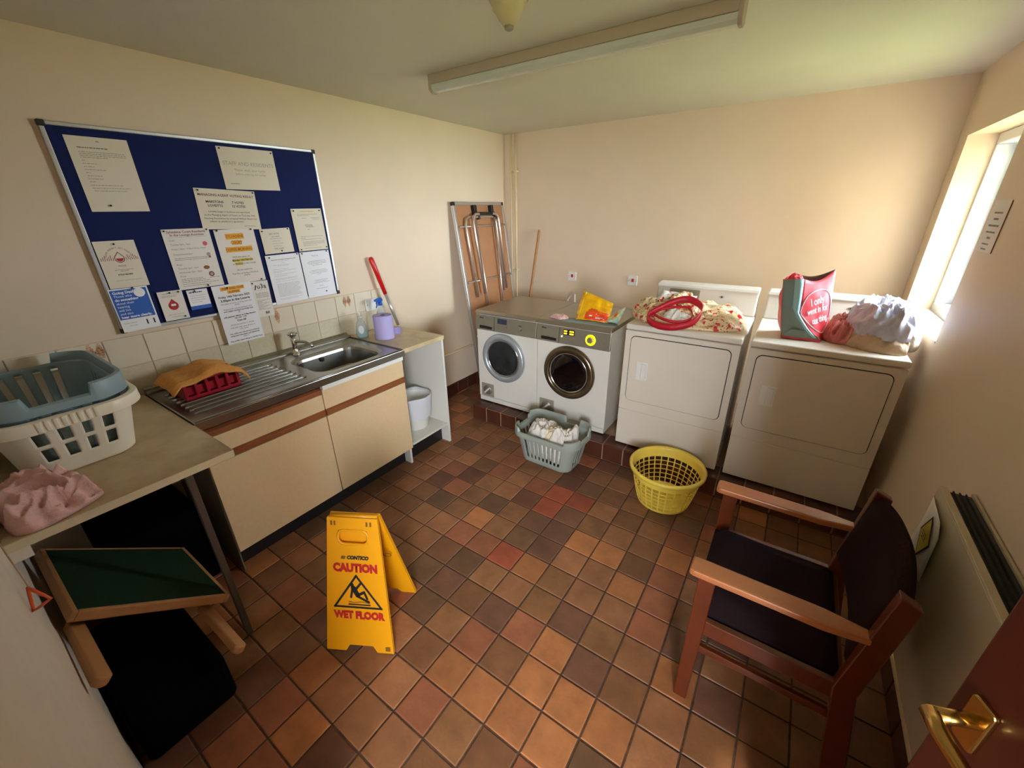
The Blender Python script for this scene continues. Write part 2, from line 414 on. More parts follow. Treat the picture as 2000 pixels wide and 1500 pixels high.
for x0, x1, y0, y1, k in visible[:300]:
    w_, d_ = round(x1-x0, 3), round(y1-y0, 3)
    if abs(w_-TP) < .002 and abs(d_-TP) < .002: me = TM[k]
    else:
        if (w_, d_, k) not in _tc: _tc[(w_, d_, k)] = tile_mesh('tile', w_-.0065, d_-.0065, 'quarry_tile_'+k)
        me = _tc[(w_, d_, k)]
    o = bpy.data.objects.new('tile', me); COL.objects.link(o); o.parent = floor; o.location = ((x0+x1)/2, (y0+y1)/2, rt.uniform(-.0012, .0004))
    o.rotation_euler = (rt.uniform(-.004, .004), rt.uniform(-.004, .004), rt.uniform(-.006, .006))
g = G()
for x0, x1, y0, y1, k in visible[300:]+hidden: g.box(x0+.004, x1-.004, y0+.004, y1-.004, -.02, -.0005)
o = part('covered_tiles', g, 'quarry_tile_c', floor); o['kind'] = 'stuff'
# tiled plinth under the machines
SY, SZ, SX = -1.289, .138, .4920
step = struct('trim_1', G().box(SX+.004, W, SY+.003, 0, 0, SZ-.003), 'step_grout'); OFF[step] = Vector((0, 0, 0))
step['label'] = 'raised plinth of dark red quarry tiles under the machines'
nx = 18
fm = tile_mesh('tile', TP-.008, SZ-.008, 'step_tile'); tm = tile_mesh('tile', TP-.008, .15, 'step_tile')
for k in range(nx):
    x = SX+(k+.5)*TP
    if x+TP/2 > W+.03: break
    o = bpy.data.objects.new('tile', fm); COL.objects.link(o); o.parent = step; o.location = (x, SY, SZ/2-.002); o.rotation_euler = (PI/2, 0, 0)
    o = bpy.data.objects.new('tile', tm); COL.objects.link(o); o.parent = step; o.location = (x, SY+.075+.003, SZ); o.rotation_euler = (rt.uniform(-.003, .003), 0, 0)
# tile skirtings
for nm, ys, xx, rz in (('baseboard_left', (-1.70, 0), 0, 1), ('baseboard_right', (YF, SY), W, -1)):
    b = struct(nm, G().box(min(xx, xx+rz*.008), max(xx, xx+rz*.008), ys[0], ys[1], 0, .125), 'grout'); OFF[b] = Vector((0, 0, 0))
    sm = tile_mesh('tile', .118, TP-.008, 'step_tile'); n_ = int((ys[1]-ys[0])/TP)
    for k in range(n_):
        o = bpy.data.objects.new('tile', sm); COL.objects.link(o); o.parent = b; o.location = (xx+rz*.014, ys[1]-(k+.5)*TP, .062); o.rotation_euler = (0, rz*PI/2, 0)
g = G().box(W-.022, W-.0005, YF, SY, .127, .15); struct('trim_2', g, 'pipe_paint', bevel=.004)
# window
win = thing('window_1', 'white framed window in a deep reveal beside the dryers', 'window', (W+.12, (WY0+WY1)/2, WZ0), kind='structure'); del win['category']
fx0, fx1 = W+.125, W+.24
g = G(); g.box(fx0, fx1, WY0, WY1, WZ1-.055, WZ1); g.box(fx0, fx1, WY0, WY1, WZ0, WZ0+.06); g.box(fx0, fx1, WY0, WY0+.055, WZ0+.06, WZ1-.055); g.box(fx0, fx1, WY1-.022, WY1, WZ0+.06, WZ1-.055)
part('window_frame', g, 'upvc', win, bevel=.006)
g = G(); a, b_, c_, d_ = WY0+.06, WY1-.026, WZ0+.065, WZ1-.06
g.box(fx0+.075, fx1-.004, a, b_, d_-.035, d_); g.box(fx0+.075, fx1-.004, a, b_, c_, c_+.035); g.box(fx0+.075, fx1-.004, a, a+.035, c_, d_); g.box(fx0+.075, fx1-.004, b_-.035, b_, c_, d_)
part('sash', g, 'upvc', win, bevel=.005)
part('pane', G().box(fx0+.09, fx0+.096, a+.03, b_-.03, c_+.03, d_-.03), 'window_glass', win)
part('window_sill', G().box(W-.004, fx0, WY0+.001, WY1-.001, WZ0, WZ0+.014), 'white_enamel', win, bevel=.004)
# lawn outside
lawn = struct('lawn', G().box(W+.6, W+14, -14, 12, -.12, -.06), 'grass_lawn'); lawn['kind'] = 'structure'
struct('path', G().box(W+T, W+.6, -14, 12, -.12, -.07), 'concrete')
CY, CX1 = YF-1.3, 4.9
struct('corridor_floor', G().box(.5, CX1, CY-.1, YF-.6, -.1, 0), 'concrete')
struct('corridor_ceiling', G().box(.5, CX1+.1, CY-.1, YF-.12, 2.35, 2.45), 'ceiling_paint')
g = G(); g.box(.5, 3.15, CY-.1, CY, -.1, 2.45); g.box(4.5, CX1, CY-.1, CY, -.1, 2.45); g.box(3.15, 4.5, CY-.1, CY, -.1, .9); g.box(3.15, 4.5, CY-.1, CY, 2.1, 2.45)
g.box(.4, .5, CY-.1, YF-.12, -.1, 2.45); g.box(CX1, CX1+.1, CY-.1, YF-.12, -.1, 2.45); g.box(W+T, CX1, YF-.12, YF, -.1, 2.45)
struct('corridor_wall', g, 'wall_paint')
struct('added_light_blocker', G().box(W+T, W+5, -1.8, -1.55, -.1, 3.4), 'brick_pale')  # unseen wall added outside to cut window light on the back wall
# open door
hx, hy, ex, ey = 3.235, -3.90, 2.952, -3.238
du = Vector((ex-hx, ey-hy, 0)).normalized(); dn = Vector((du.y, -du.x, 0))           # dn points to the room side that the camera sees
if dn.x > 0: dn = -dn
dl = math.hypot(ex-hx, ey-hy)
door = thing('door_1', 'dark red brown wooden door standing open beside the heater', 'door', (hx, hy, 0), kind='structure'); del door['category']
part('door_leaf', G().prism([(0, .006), (dl, .006), (dl, 1.98), (0, 1.98)], (hx, hy, 0), du, (0, 0, 1), -dn*.042), 'door_wood', door, bevel=.003)
hp = Vector((hx, hy, 0))+du*(dl-.036)
pl = part('handle_plate', G().prism([(a*1, b) for a, b in rrect(.030, .075, .006)], hp+Vector((0, 0, 1.172)), du, (0, 0, 1), dn*.007), 'brass', door, bevel=.002)
a0 = hp+Vector((0, 0, 1.178))
part('lever', G().tube([a0+dn*.004, a0+dn*.052], .009, 12).tube([a0+dn*.05+du*.004, a0+dn*.055-du*.02, a0+dn*.056-du*.07+Vector((0, 0, -.002)), a0+dn*.05-du*.115+Vector((0, 0, -.012))], [.010, .0095, .008, .007], 12), 'brass', door, smooth=True)
# ------------------------------------------------------------------ wall tiles behind the sink
sp = struct('trim_3', G().box(0, .004, -3.90, -1.715, .905, 1.205), 'splash_grout'); OFF[sp] = Vector((0, 0, 0))
SPT = .1552
m1 = tile_mesh('tile', .149, SPT-.004, 'splash_tile_speckle', t=.006, r=.003); m2 = tile_mesh('tile', .143, SPT-.004, 'splash_tile', t=.006, r=.003)
k = 0; yj = -1.835
motif_tiles = []
for k in range(14):
    y1 = yj-(k-1)*SPT; y0 = y1-SPT
    if y1 > -1.715+.01:
        y1 = -1.718
    if y0 < -3.91: break
    for row, me in ((0, m1), (1, m2)):
        if y1-y0 < SPT-.01: me = tile_mesh('tile', .149 if row == 0 else .143, y1-y0-.004, 'splash_tile', t=.006, r=.003)
        o = bpy.data.objects.new('tile', me); COL.objects.link(o); o.parent = sp
        o.location = (.0085 if row == 0 else .010, (y0+y1)/2, .982 if row == 0 else 1.132); o.rotation_euler = (0, PI/2, 0)
        motif_tiles.append(o)
def motif(y, z, s, n):
    g = G(); rn = random.Random(int(y*1000))
    for q in range(n):
        for r_ in range(9):
            a = (q-(n-1)/2)*.034; zz = (r_/8-.5)*s; wv = .017*(1-abs(r_/8-.5)*1.4)
            for sd in (-1, 1):
                yy = y+a+sd*wv*.5+rn.uniform(-.002, .002); g.prism([(.6*wv*math.cos(t_*PI/3), .5*wv*math.sin(t_*PI/3)) for t_ in range(6)], (.0105, yy, z+zz), (0, 1, 0), (0, 0, 1), (.0012, 0, 0))
    part('motif', g, 'motif_brown', sp)
motif(-2.563, 1.155, .085, 1); motif(-2.056, 1.160, .075, 2); motif(-3.42, 1.160, .075, 2)
# ------------------------------------------------------------------ ceiling fittings
lt = thing('ceiling_batten_light', 'long switched-off fluorescent batten light fixed across the ceiling', 'light fitting', (1.55, -1.81, H))
part('housing', G().prism([(-.034, 0), (.034, 0), (.034, -.045), (-.034, -.045)], (.79, -1.81, H), (0, 1, 0), (0, 0, 1), (1.53, 0, 0)), 'fitting_grey', lt, bevel=.004)
part('diffuser', G().prism([(-.032, -.046), (.032, -.046), (.030, -.066), (.016, -.080), (-.016, -.080), (-.030, -.066)], (.80, -1.81, H), (0, 1, 0), (0, 0, 1), (1.51, 0, 0)), 'diffuser', lt, bevel=.003)
for x in (.786, 2.308): part('end_cap', G().prism([(-.037, 0), (.037, 0), (.036, -.07), (.018, -.085), (-.018, -.085), (-.036, -.07)], (x, -1.81, H), (0, 1, 0), (0, 0, 1), (.016, 0, 0)), 'fitting_grey', lt, bevel=.003)
sd = thing('smoke_detector', 'cream cone-shaped smoke detector on the ceiling', 'smoke detector', (1.665, -2.345, H))
part('base', G().lathe([(.070, 0), (.074, -.012), (.068, -.028)], (1.665, -2.345, H), 32), 'cream_plastic', sd, smooth=True)
part('body', G().lathe([(.060, -.0275), (.062, -.038), (.055, -.044), (.055, -.054), (.048, -.060), (.034, -.082), (.020, -.098)], (1.665, -2.345, H), 32), 'cream_plastic', sd, smooth=True)
part('sensor_tip', G().lathe([(.017, -.0975), (.016, -.105), (.012, -.109)], (1.665, -2.345, H), 20), 'grey_plastic', sd, smooth=True)
# ------------------------------------------------------------------ pipes and small wall fittings
for x, lab in ((.098, 'cream painted pipe running up the wall nearest the room corner'), (.155, 'cream painted pipe running up the wall beside the broom handle')):
    p = thing('wall_pipe', lab, 'pipe', (x, -.03, 0), 'painted pipes in the corner')
    part('pipe', G().cyl((x, -.03, 0.0), (x, -.03, H-.001), .011), 'pipe_paint', p, smooth=True)
    for z in (.5, 1.15, 2.10): part('clip', G().box(x-.016, x+.016, -.045, -.001, z, z+.016), 'pipe_paint', p, bevel=.003)
solo('wall_pipe', G().cyl((.016, -1.70, .455), (.016, -.01, .455), .011), 'pipe_paint', 'cream horizontal pipe along the wall behind the folded table', 'pipe', (.016, -.85, .455), smooth=True)
for x, z, lab in ((.811, 1.132, 'white fused switch on the wall above the washing machines, left of two'), (1.433, 1.134, 'white fused switch on the wall nearer the dryers, right of two')):
    s = thing('wall_switch', lab, 'switch', (x, 0, z), 'fused switches above the machines')
    part('plate', G().prism(rrect(.086, .086, .006), (x, 0, z), (1, 0, 0), (0, 0, 1), (0, -.011, 0)), 'plastic_white', s, bevel=.002)
    part('rocker', G().prism(rrect(.022, .030, .003), (x+.002, -.011, z+.004), (1, 0, 0), (0, 0, 1), (0, -.004, 0)), 'sign_red', s, bevel=.001)
    for dx in (-.033, .033): part('screw', G().cyl((x+dx, -.011, z), (x+dx, -.0125, z), .004, n=10), 'grey_plastic', s)
s = thing('wall_socket', 'white socket plate on the tiles behind the spray bottle', 'socket', (.012, -1.855, 1.10))
part('plate', G().prism(rrect(.105, .088, .006), (.012, -1.855, 1.10), (0, 1, 0), (0, 0, 1), (.011, 0, 0)), 'plastic_white', s, bevel=.002)
for dy in (-.04, .04): part('screw', G().cyl((.0225, -1.855+dy, 1.10), (.0245, -1.855+dy, 1.10), .004, n=10), 'grey_plastic', s)
for dy in (-.02, .02): part('switch_key', G().box(.0225, .027, -1.855+dy-.006, -1.855+dy+.006, 1.112, 1.128), 'plastic_white', s, bevel=.001)
# ================================================================== NOTICEBOARD AND NOTICES
BY0, BY1, BZ0, BZ1 = -3.305, -2.107, 1.227, 2.114
nb = thing('notice_board', 'large blue felt notice board with a white metal frame above the sink', 'notice board', (0, (BY0+BY1)/2, BZ0))
part('felt_panel', G().box(.001, .018, BY0+.008, BY1-.008, BZ0+.008, BZ1-.008), 'board_felt', nb)
fw = .016
for y0, y1, z0, z1 in ((BY0+.02, BY1-.02, BZ1-fw, BZ1), (BY0+.02, BY1-.02, BZ0, BZ0+fw), (BY0, BY0+fw, BZ0+.02, BZ1-.02), (BY1-fw, BY1, BZ0+.02, BZ1-.02)):
    part('frame_bar', G().box(.001, .024, y0, y1, z0, z1), 'alu', nb, bevel=.003)
for y in (BY0, BY1):
    for z in (BZ0, BZ1):
        y0 = y-.002 if y == BY0 else y-.022; z0 = z-.002 if z == BZ0 else z-.022
        part('corner_cap', G().box(.0005, .026, y0, y0+.024, z0, z0+.024), 'black_plastic', nb, bevel=.004)
U, V = (0, 1, 0), (0, 0, 1)
_px = [.019]
def notice(label, y, z, w, h, rot=0, m='paper', pins=(), x=None, name='notice'):
    """paper whose top left corner is at (y, z); returns root and a function from sheet coordinates (a right, b down) to the room"""
    if x is None: _px[0] += .0009; x = _px[0]
    c, s_ = math.cos(rot), math.sin(rot); u = Vector((0, c, s_)); v = Vector((0, -s_, c))
    r = thing(name, label, 'notice', (x, y, z-h), 'notices on the board')
    o = Vector((x, y, z))
    part('sheet', G().prism([(0, 0), (w, 0), (w, -h), (0, -h)], o, u, v, (.0005, 0, 0)), m, r)
    for a, b in pins:
        q = o+u*a-v*b
        part('pin', G().lathe([(.0022, 0), (.0022, .004), (.0042, .0065), (.0042, .009), (.002, .0105)], q+Vector((.0004, 0, 0)), 10, 'X'), 'black_plastic', r, smooth=True)
    def P(a, b): return o+u*a-v*b+Vector((.0009, 0, 0))
    def T_(body, size, a, b, mm='ink', align='CENTER', bold=.0, sx=1): text(r, body, size, P(a, b), u, v, mm, align, bold, sx=sx)
    def L_(rows, hh=.0016, mm='ink_grey'): part('print_lines', bars([(a0, a1, -b, hh) for a0, a1, b in rows], o+Vector((.0007, 0, 0)), u, v), mm, r)['kind'] = 'stuff'
    def R_(a0, b0, a1, b1, mm, nm='print_block', dx=.00075): part(nm, G().face([o+u*a-v*b+Vector((dx, 0, 0)) for a, b in ((a0, b0), (a1, b0), (a1, b1), (a0, b1))]), mm, r)
    def S_(poly, mm, nm='print_shape', dx=.0008): part(nm, G().face([o+u*a-v*b+Vector((dx, 0, 0)) for a, b in poly]), mm, r)
    return r, T_, L_, R_, S_
def circ(a, b, r, n=20, r2=None): return [(a+r*math.cos(2*PI*k/n), b+(r2 or r)*math.sin(2*PI*k/n)) for k in range(n)]
def drop(a, b, s): return [(a, b-1.6*s)]+[(a+s*math.sin(t)*1.0, b-s*math.cos(t)) for t in [.75+(2*PI-1.5)*k/18 for k in range(19)]]
# letter top left
r, T_, L_, R_, S_ = notice('plain typed letter pinned at the top left of the notice board', -3.244, 2.068, .209, .297, 0, 'paper_warm', [(.07, .272)])
L_([(.03, .13, .044)], .0028, 'ink'); L_([(.03, .185, .060), (.03, .185, .067), (.03, .185, .074), (.03, .12, .081), (.03, .04, .093), (.03, .08, .105), (.03, .065, .117), (.03, .10, .129), (.03, .045, .141), (.03, .08, .153), (.03, .08, .165), (.03, .05, .177), (.03, .14, .190), (.03, .165, .202), (.035, .15, .213)])
L_([(.098, .108, .018)], .003)
r, T_, L_, R_, S_ = notice('landscape notice headed STAFF AND RESIDENTS at the top of the board', -2.669, 2.083, .294, .205, 0, 'paper_warm', [(.012, .01), (.28, .012)])
T_('STAFF AND RESIDENTS', .026, .148, .078, 'ink_light'); T_('Please wash your hands', .017, .148, .108, 'ink_light'); T_('before entering the lounge', .015, .148, .128, 'ink_light'); L_([(.03, .075, .178)], .003, 'ink_grey')
r, T_, L_, R_, S_ = notice('landscape notice with the managing agent voting result', -2.827, 1.881, .298, .2, -.04, 'paper_warm', [(.016, .01), (.285, .008)])
T_('MANAGING AGENT VOTING RESULT', .0165, .15, .03, 'ink_maroon', bold=.0003); T_('MARSTONS', .0165, .085, .063, 'ink', bold=.0003); T_('7 VOTES', .0165, .2, .063, 'ink', bold=.0003); T_('LOVEITTS', .0165, .085, .082, 'ink', bold=.0003); T_('12 VOTES', .0165, .2, .082, 'ink', bold=.0003)
T_('Loveitts began in business and appointed', .0125, .148, .111, 'ink'); T_('as the Managing Agent of Court on Thursday 20th', .0125, .150, .128, 'ink'); T_('Housing Association by accepted William Beech Ltd', .0125, .150, .145, 'ink'); T_('subject to satisfactory agreement', .0125, .125, .160, 'ink'); L_([(.21, .27, .183)], .002)
r, T_, L_, R_, S_ = notice('lounge activities timetable with a red heading on the board', -3.021, 1.687, .211, .297, 0, 'paper', [(.01, .008), (.198, .006), (.13, .288)])
T_('Sylvadene Court Residents', .0158, .106, .014, 'ink_maroon', bold=.0002); T_('In the Lounge Activities', .0158, .106, .029, 'ink_maroon', bold=.0002)
L_([(.02, .19, .04)], .0008, 'ink_grey'); T_('Craft', .011, .02, .054, 'ink_grey', 'LEFT'); T_('Tuesday 2pm - 4pm', .011, .02, .074, 'ink_grey', 'LEFT'); T_('Friday 7.30pm - 9.30pm Bring a friend', .010, .02, .096, 'ink_grey', 'LEFT'); T_('Film/entertainment', .011, .02, .122, 'ink_grey', 'LEFT')
L_([(.02, .175, .142), (.02, .175, .15)], .002, 'ink_grey'); T_('Bingo', .011, .02, .172, 'ink_grey', 'LEFT'); T_('Thursday 2pm - 4pm', .011, .02, .192, 'ink_grey', 'LEFT'); T_('Wednesday 7pm - 9pm', .011, .02, .212, 'ink_grey', 'LEFT'); T_('Social', .011, .02, .23, 'ink_grey', 'LEFT')
L_([(.02, .12, .246), (.02, .13, .254), (.02, .15, .262), (.15, .2, .25), (.02, .19, .272), (.02, .15, .282)], .002, 'ink_grey')
S_(circ(.175, .075, .011, 14), 'ink_pink'); S_(circ(.177, .13, .010, 9), 'ink_light'); S_(circ(.180, .143, .006, 7), 'ink_brown'); S_(circ(.15, .196, .015, 9, .01), 'ink_brown'); S_(circ(.165, .232, .013), 'ink_maroon'); S_(circ(.165, .232, .008), 'ink_light', dx=.0011)
r, T_, L_, R_, S_ = notice('court coffee morning poster with orange highlighted heading on the board', -2.791, 1.675, .207, .29, .008, 'paper', [(.014, .004), (.19, .004), (.18, .282)])
R_(.05, .022, .145, .052, 'ink_orange', 'highlight'); R_(.075, .058, .125, .082, 'ink_orange', 'highlight'); R_(.035, .092, .175, .12, 'ink_orange', 'highlight')
T_('SYLVADENE', .021, .098, .038, 'ink_orange_dark', bold=.0003, sx=.8); T_('COURT', .020, .10, .071, 'ink_orange_dark', bold=.0003, sx=.9); T_('COFFEE MORNING', .020, .105, .107, 'ink_orange_dark', bold=.0003, sx=.82)
T_('Will take place on', .0125, .105, .147); R_(.055, .157, .162, .172, 'ink_yellow', 'highlight'); R_(.062, .176, .105, .191, 'ink_yellow', 'highlight'); T_('Monday 10th February', .0122, .108, .165, bold=.0003); T_('at 10.30am in the Lounge', .0122, .112, .184); T_('All are welcome', .0125, .105, .217); T_('Feel free to bring a friend or', .0122, .105, .236); T_('relative', .012, .11, .248)
r, T_, L_, R_, S_ = notice('small landscape card with faded handwriting beside the coffee poster', -2.553, 1.669, .18, .141, .02, 'paper_warm', [(.01, .012), (.165, .006), (.10, .128)])
T_('EAT NOW', .016, .08, .03, 'ink_grey', sx=.8); T_('and settle', .012, .085, .045, 'ink_grey'); L_([(.05, .12, .058), (.06, .11, .072), (.055, .12, .086), (.06, .11, .100)], .0025, 'ink_light'); T_('THE AGM?', .013, .09, .115, 'ink_grey')
r, T_, L_, R_, S_ = notice('notice with a faint sketch map at the right edge of the board', -2.341, 1.778, .203, .25, .01, 'paper_warm', [(.014, .012), (.185, .012), (.012, .24), (.19, .236)])
L_([(.06, .15, .018)], .005, 'ink_yellow'); L_([(.035, .17, .034), (.035, .11, .041), (.06, .09, .056), (.12, .18, .056), (.13, .18, .063), (.03, .18, .165), (.03, .06, .173), (.03, .17, .182), (.035, .185, .196), (.035, .185, .203), (.035, .185, .21), (.035, .13, .219), (.04, .16, .236)], .0018)
L_([(.07, .12, .098), (.075, .125, .104), (.08, .13, .11), (.085, .10, .124)], .004, 'ink_light')
r, T_, L_, R_, S_ = notice('white typed terms sheet with small print at the bottom right of the board', -2.558, 1.520, .209, .293, .012, 'paper_white', [(.02, .012), (.195, .006)])
L_([(.03, .185, .03)], .003, 'ink_grey'); L_([(.07, .14, .038), (.09, .11, .048), (.035, .14, .06), (.06, .13, .066)]+[(.03, .13, .085), (.03, .17, .095), (.03, .09, .102), (.03, .17, .115), (.03, .11, .125), (.03, .17, .14), (.03, .17, .146), (.03, .17, .158)]+[(.03, .17+.01*math.sin(k), .172+k*.0052) for k in range(16)]+[(.03, .175, .262), (.035, .15, .269)], .0014, 'ink_light')
r, T_, L_, R_, S_ = notice('white centred thank-you notice in the bottom right corner of the board', -2.343, 1.522, .205, .292, .012, 'paper_white', [(.012, .008), (.185, .006), (.13, .262)])
T_('Thank you', .011, .1, .028, 'ink_grey'); L_([(.05, .17, .062), (.04, .175, .07), (.045, .17, .078), (.07, .14, .088), (.06, .16, .12), (.04, .175, .129), (.05, .165, .138), (.09, .12, .147), (.06, .165, .185), (.07, .15, .193), (.055, .17, .201), (.09, .12, .222), (.065, .15, .24)], .0018, 'ink_grey')
r, T_, L_, R_, S_ = notice('cream leaflet with a red blood drop and heartbeat line on the board', -3.287, 1.647, .149, .211, .004, 'paper_warm', [(.07, .014)])
def ringp(a, b, s, t, r, mm): 
    d1, d2 = drop(a, b, s), drop(a, b, s-t)
    g = G(); n_ = len(d1)
    for k in range(n_):
        q = [d1[k], d1[(k+1) % n_], d2[(k+1) % n_], d2[k]]; o_ = r.location
        g.face([(OFF[r].x+.0012, -3.287+qa, 1.647-qb) for qa, qb in q])
    part('print_shape', g, mm, r)
ringp(.074, .078, .019, .003, r, 'ink_maroon'); S_([(.074+.014*math.cos(t*PI/10), .078+.014*math.sin(t*PI/10)) for t in range(11)], 'ink_red')
for k in range(7):
    for sg in (-1, 1): S_([(.074+sg*(.022+k*.007), .078-(.004+.006*((k*5) % 3))), (.074+sg*(.024+k*.007), .078-(.004+.006*((k*5) % 3))), (.074+sg*(.026+k*.007), .078+.009-.003*(k % 2)), (.074+sg*(.024+k*.007), .078+.009)], 'ink_maroon')
for k, ch in enumerate('BLOOD DOESN\'T GET DONATED'):
    a = math.radians(-78+156*k/24); text(r, ch, .009, (OFF[r].x+.001, -3.287+.074+.047*math.sin(a), 1.647-(.078-.047*math.cos(a))), (0, math.cos(a), -math.sin(a)), (0, math.sin(a), math.cos(a)), 'ink_maroon')
T_('PLEASE', .009, .074, .112, 'ink_maroon'); L_([(.04, .11, .13), (.06, .09, .136)], .0018); T_('07520 862450', .0095, .074, .151, 'ink', bold=.0003); L_([(.03, .13, .178)], .0018, 'ink_light')
r, T_, L_, R_, S_ = notice('blue and white hearing leaflet asking Going Deaf in the bottom left corner', -3.300, 1.434, .148, .205, .01, 'paper_white', [(.09, .002)])
R_(.004, .006, .142, .145, 'ink_blue', dx=.0007); S_(circ(.112, .027, .022), 'ink_white', dx=.0011)
for k, (tx, sz, bo) in enumerate((('Going Deaf?', .017, .0005), ('Those who', .015, 0), ('do something', .016, .0005), ('about their', .015, 0), ('hearing', .015, 0), ('will live', .015, 0), ('and also', .015, 0), ('hear more clearly.', .016, .0006))): T_(tx, sz, .012, .019+k*.0165, 'ink_white', 'LEFT', bo)
R_(.098, .158, .104, .182, 'ink'); R_(.126, .158, .132, .182, 'ink'); L_([(.012, .06, .165), (.03, .06, .178)], .002, 'ink_light')
r, T_, L_, R_, S_ = notice('small white card with a red smiling blood drop on the board', -3.124, 1.395, .106, .148, 0, 'paper', [(.05, .008), (.088, .008), (.085, .135)])
L_([(.02, .085, .014), (.015, .08, .024), (.015, .075, .03)], .0024, 'ink_light'); S_(drop(.052, .075, .022), 'ink_red'); S_(circ(.048, .071, .006, 12), 'ink_white', dx=.0011); S_(circ(.058, .071, .006, 12), 'ink_white', dx=.0011); L_([(.02, .085, .12), (.03, .08, .132)], .0022, 'ink_light')
r, T_, L_, R_, S_ = notice('small white appointment card with a blue stripe along its bottom edge', -3.000, 1.385, .096, .103, 0, 'paper_white', [(.035, .006)])
L_([(.01, .07, .016)], .005, 'ink'); L_([(.01, .08, .032), (.01, .075, .044), (.01, .078, .055), (.01, .06, .066)], .0018, 'ink_light'); R_(0, .084, .096, .103, 'ink_blue')
r, T_, L_, R_, S_ = notice('small print u3a leaflet pinned beside the supper poster', -2.684, 1.386, .104, .212, -.02, 'paper', [(.012, .010)])
T_('u3a', .038, .062, .032, 'ink', bold=.0004); S_([(.02, .05), (.028, .022), (.034, .024), (.026, .05)], 'ink'); L_([(.03, .095, .052)], .001); L_([(.02, .095, .07+k*.0055) for k in range(6)]+[(.02, .09-.02*(k % 3), .112+k*.0062) for k in range(10)], .0018, 'ink_grey'); T_('Bill', .02, .065, .19, 'ink', bold=.0006)
r, T_, L_, R_, S_ = notice('fish and chip supper poster hanging over the tiles above the drainer', -2.884, 1.388, .204, .335, .01, 'paper_white', [(.075, .016)], x=.0345)
R_(.04, .012, .165, .032, 'ink_orange', 'highlight'); R_(.072, .033, .14, .05, 'ink_orange', 'highlight'); T_('FISH AND CHIP', .0165, .105, .0225, 'ink_orange_dark', bold=.0003); T_('SUPPER', .0165, .107, .042, 'ink_orange_dark', bold=.0003)
T_('Friday 14th February 2025', .0155, .102, .066, bold=.0004); T_('5.00pm in the Lounge', .0175, .103, .086, bold=.0006); T_('Eat either at home, or bring your own', .0105, .104, .104); T_('drinks', .0105, .104, .115); T_('Please order and pay between noon', .0105, .104, .135); T_('and 2.30pm starting from Friday 31st', .0105, .104, .147, bold=.0003); T_('Jan', .0105, .104, .158); T_('with payment offering at Coffee Morning', .0105, .104, .178, bold=.0004); T_('Feb 10th - 17th', .0105, .104, .19, bold=.0003); T_('Cost £8', .0145, .104, .206, bold=.0005)
T_('Choice of small fish or sausage', .0105, .104, .227); T_('Fish with chips, gravy & peas or', .0105, .104, .244); T_('curry sauce', .0105, .104, .256); T_('Tea, coffee and refreshment in Kitchen', .0105, .104, .277, bold=.0002); T_('bring your own plates and tablecloths', .0105, .104, .29, bold=.0003); T_('helpers', .0105, .104, .301); T_('Any profits raised will go to Garden Fund', .0105, .104, .32, bold=.0003)
# notice on the right wall
nr = thing('notice', 'pale typed notice on the wall beside the window', 'notice', (W-.001, -1.2, 1.56))
part('sheet', G().box(W-.0016, W-.0006, -1.300, -1.104, 1.563, 1.763), 'paper', nr)
part('print_lines', bars([(.05, .15, -.05, .006), (.07, .13, -.075, .008), (.04, .16, -.10, .007), (.04, .15, -.125, .006), (.08, .12, -.148, .008), (.05, .13, -.172, .006), (.06, .12, -.192, .006)], (W-.0019, -1.104, 1.763), (0, -1, 0), (0, 0, 1)), 'ink_grey', nr)['kind'] = 'stuff'
part('dark_edge', G().box(W-.003, W-.0006, -1.304, -1.300, 1.563, 1.763), 'ink_brown', nr)
# ================================================================== SINK RUN
CX = .585
cab = thing('sink_base_cabinet', 'cream double sink cabinet with brown wood grip rails', 'cabinet', (.29, -2.70, 0))
g = G(); g.box(.01, CX-.018, -3.30, -3.283, .13, .868); g.box(.01, CX-.018, -2.115, -2.098, .0, .868); g.box(.01, CX-.018, -3.283, -2.115, .13, .148); g.box(.01, .02, -3.283, -2.115, .148, .80); g.box(.30, CX-.018, -2.705, -2.687, .148, .66)
part('carcass', g, 'cabinet_white', cab)
part('plinth', G().box(.49, .505, -3.30, -2.117, 0.0, .13), 'black_plastic', cab)
part('side_panel', G().box(.005, CX-.019, -3.306, -3.3005, 0, .868), 'cabinet_side_shaded', cab)
ym = -2.6955
for k, (y0, y1) in enumerate(((-3.304, ym-.003), (ym+.003, -2.097))):
    d = part('door', G().box(CX-.017, CX, y0, y1, .135, .662), 'cabinet_cream', cab, bevel=.0015)
    part('grip_rail', G().prism([(0, 0), (.021, .006), (.021, .03), (.006, .042), (0, .042)], (CX-.016, y0, .663), (1, 0, 0), (0, 0, 1), (0, y1-y0, 0)), 'wood_rail', cab, bevel=.002)
    z1 = .800 if k == 0 else .826
    part('drawer_front', G().box(CX-.017, CX, y0, y1, .7065, z1), 'cabinet_cream', cab, bevel=.0015)
    if k == 0: part('grip_rail', G().prism([(0, 0), (.021, .006), (.021, .03), (.006, .04), (0, .04)], (CX-.016, y0, .801), (1, 0, 0), (0, 0, 1), (0, y1-y0, 0)), 'wood_rail', cab, bevel=.002)
    else: part('white_strip', G().box(CX-.017, CX+.012, y0, y1, .829, .866), 'plastic_white', cab, bevel=.002)
part('dark_gap', G().box(CX-.05, CX-.02, ym-.004, ym+.004, .15, .84), 'black_gap', cab)
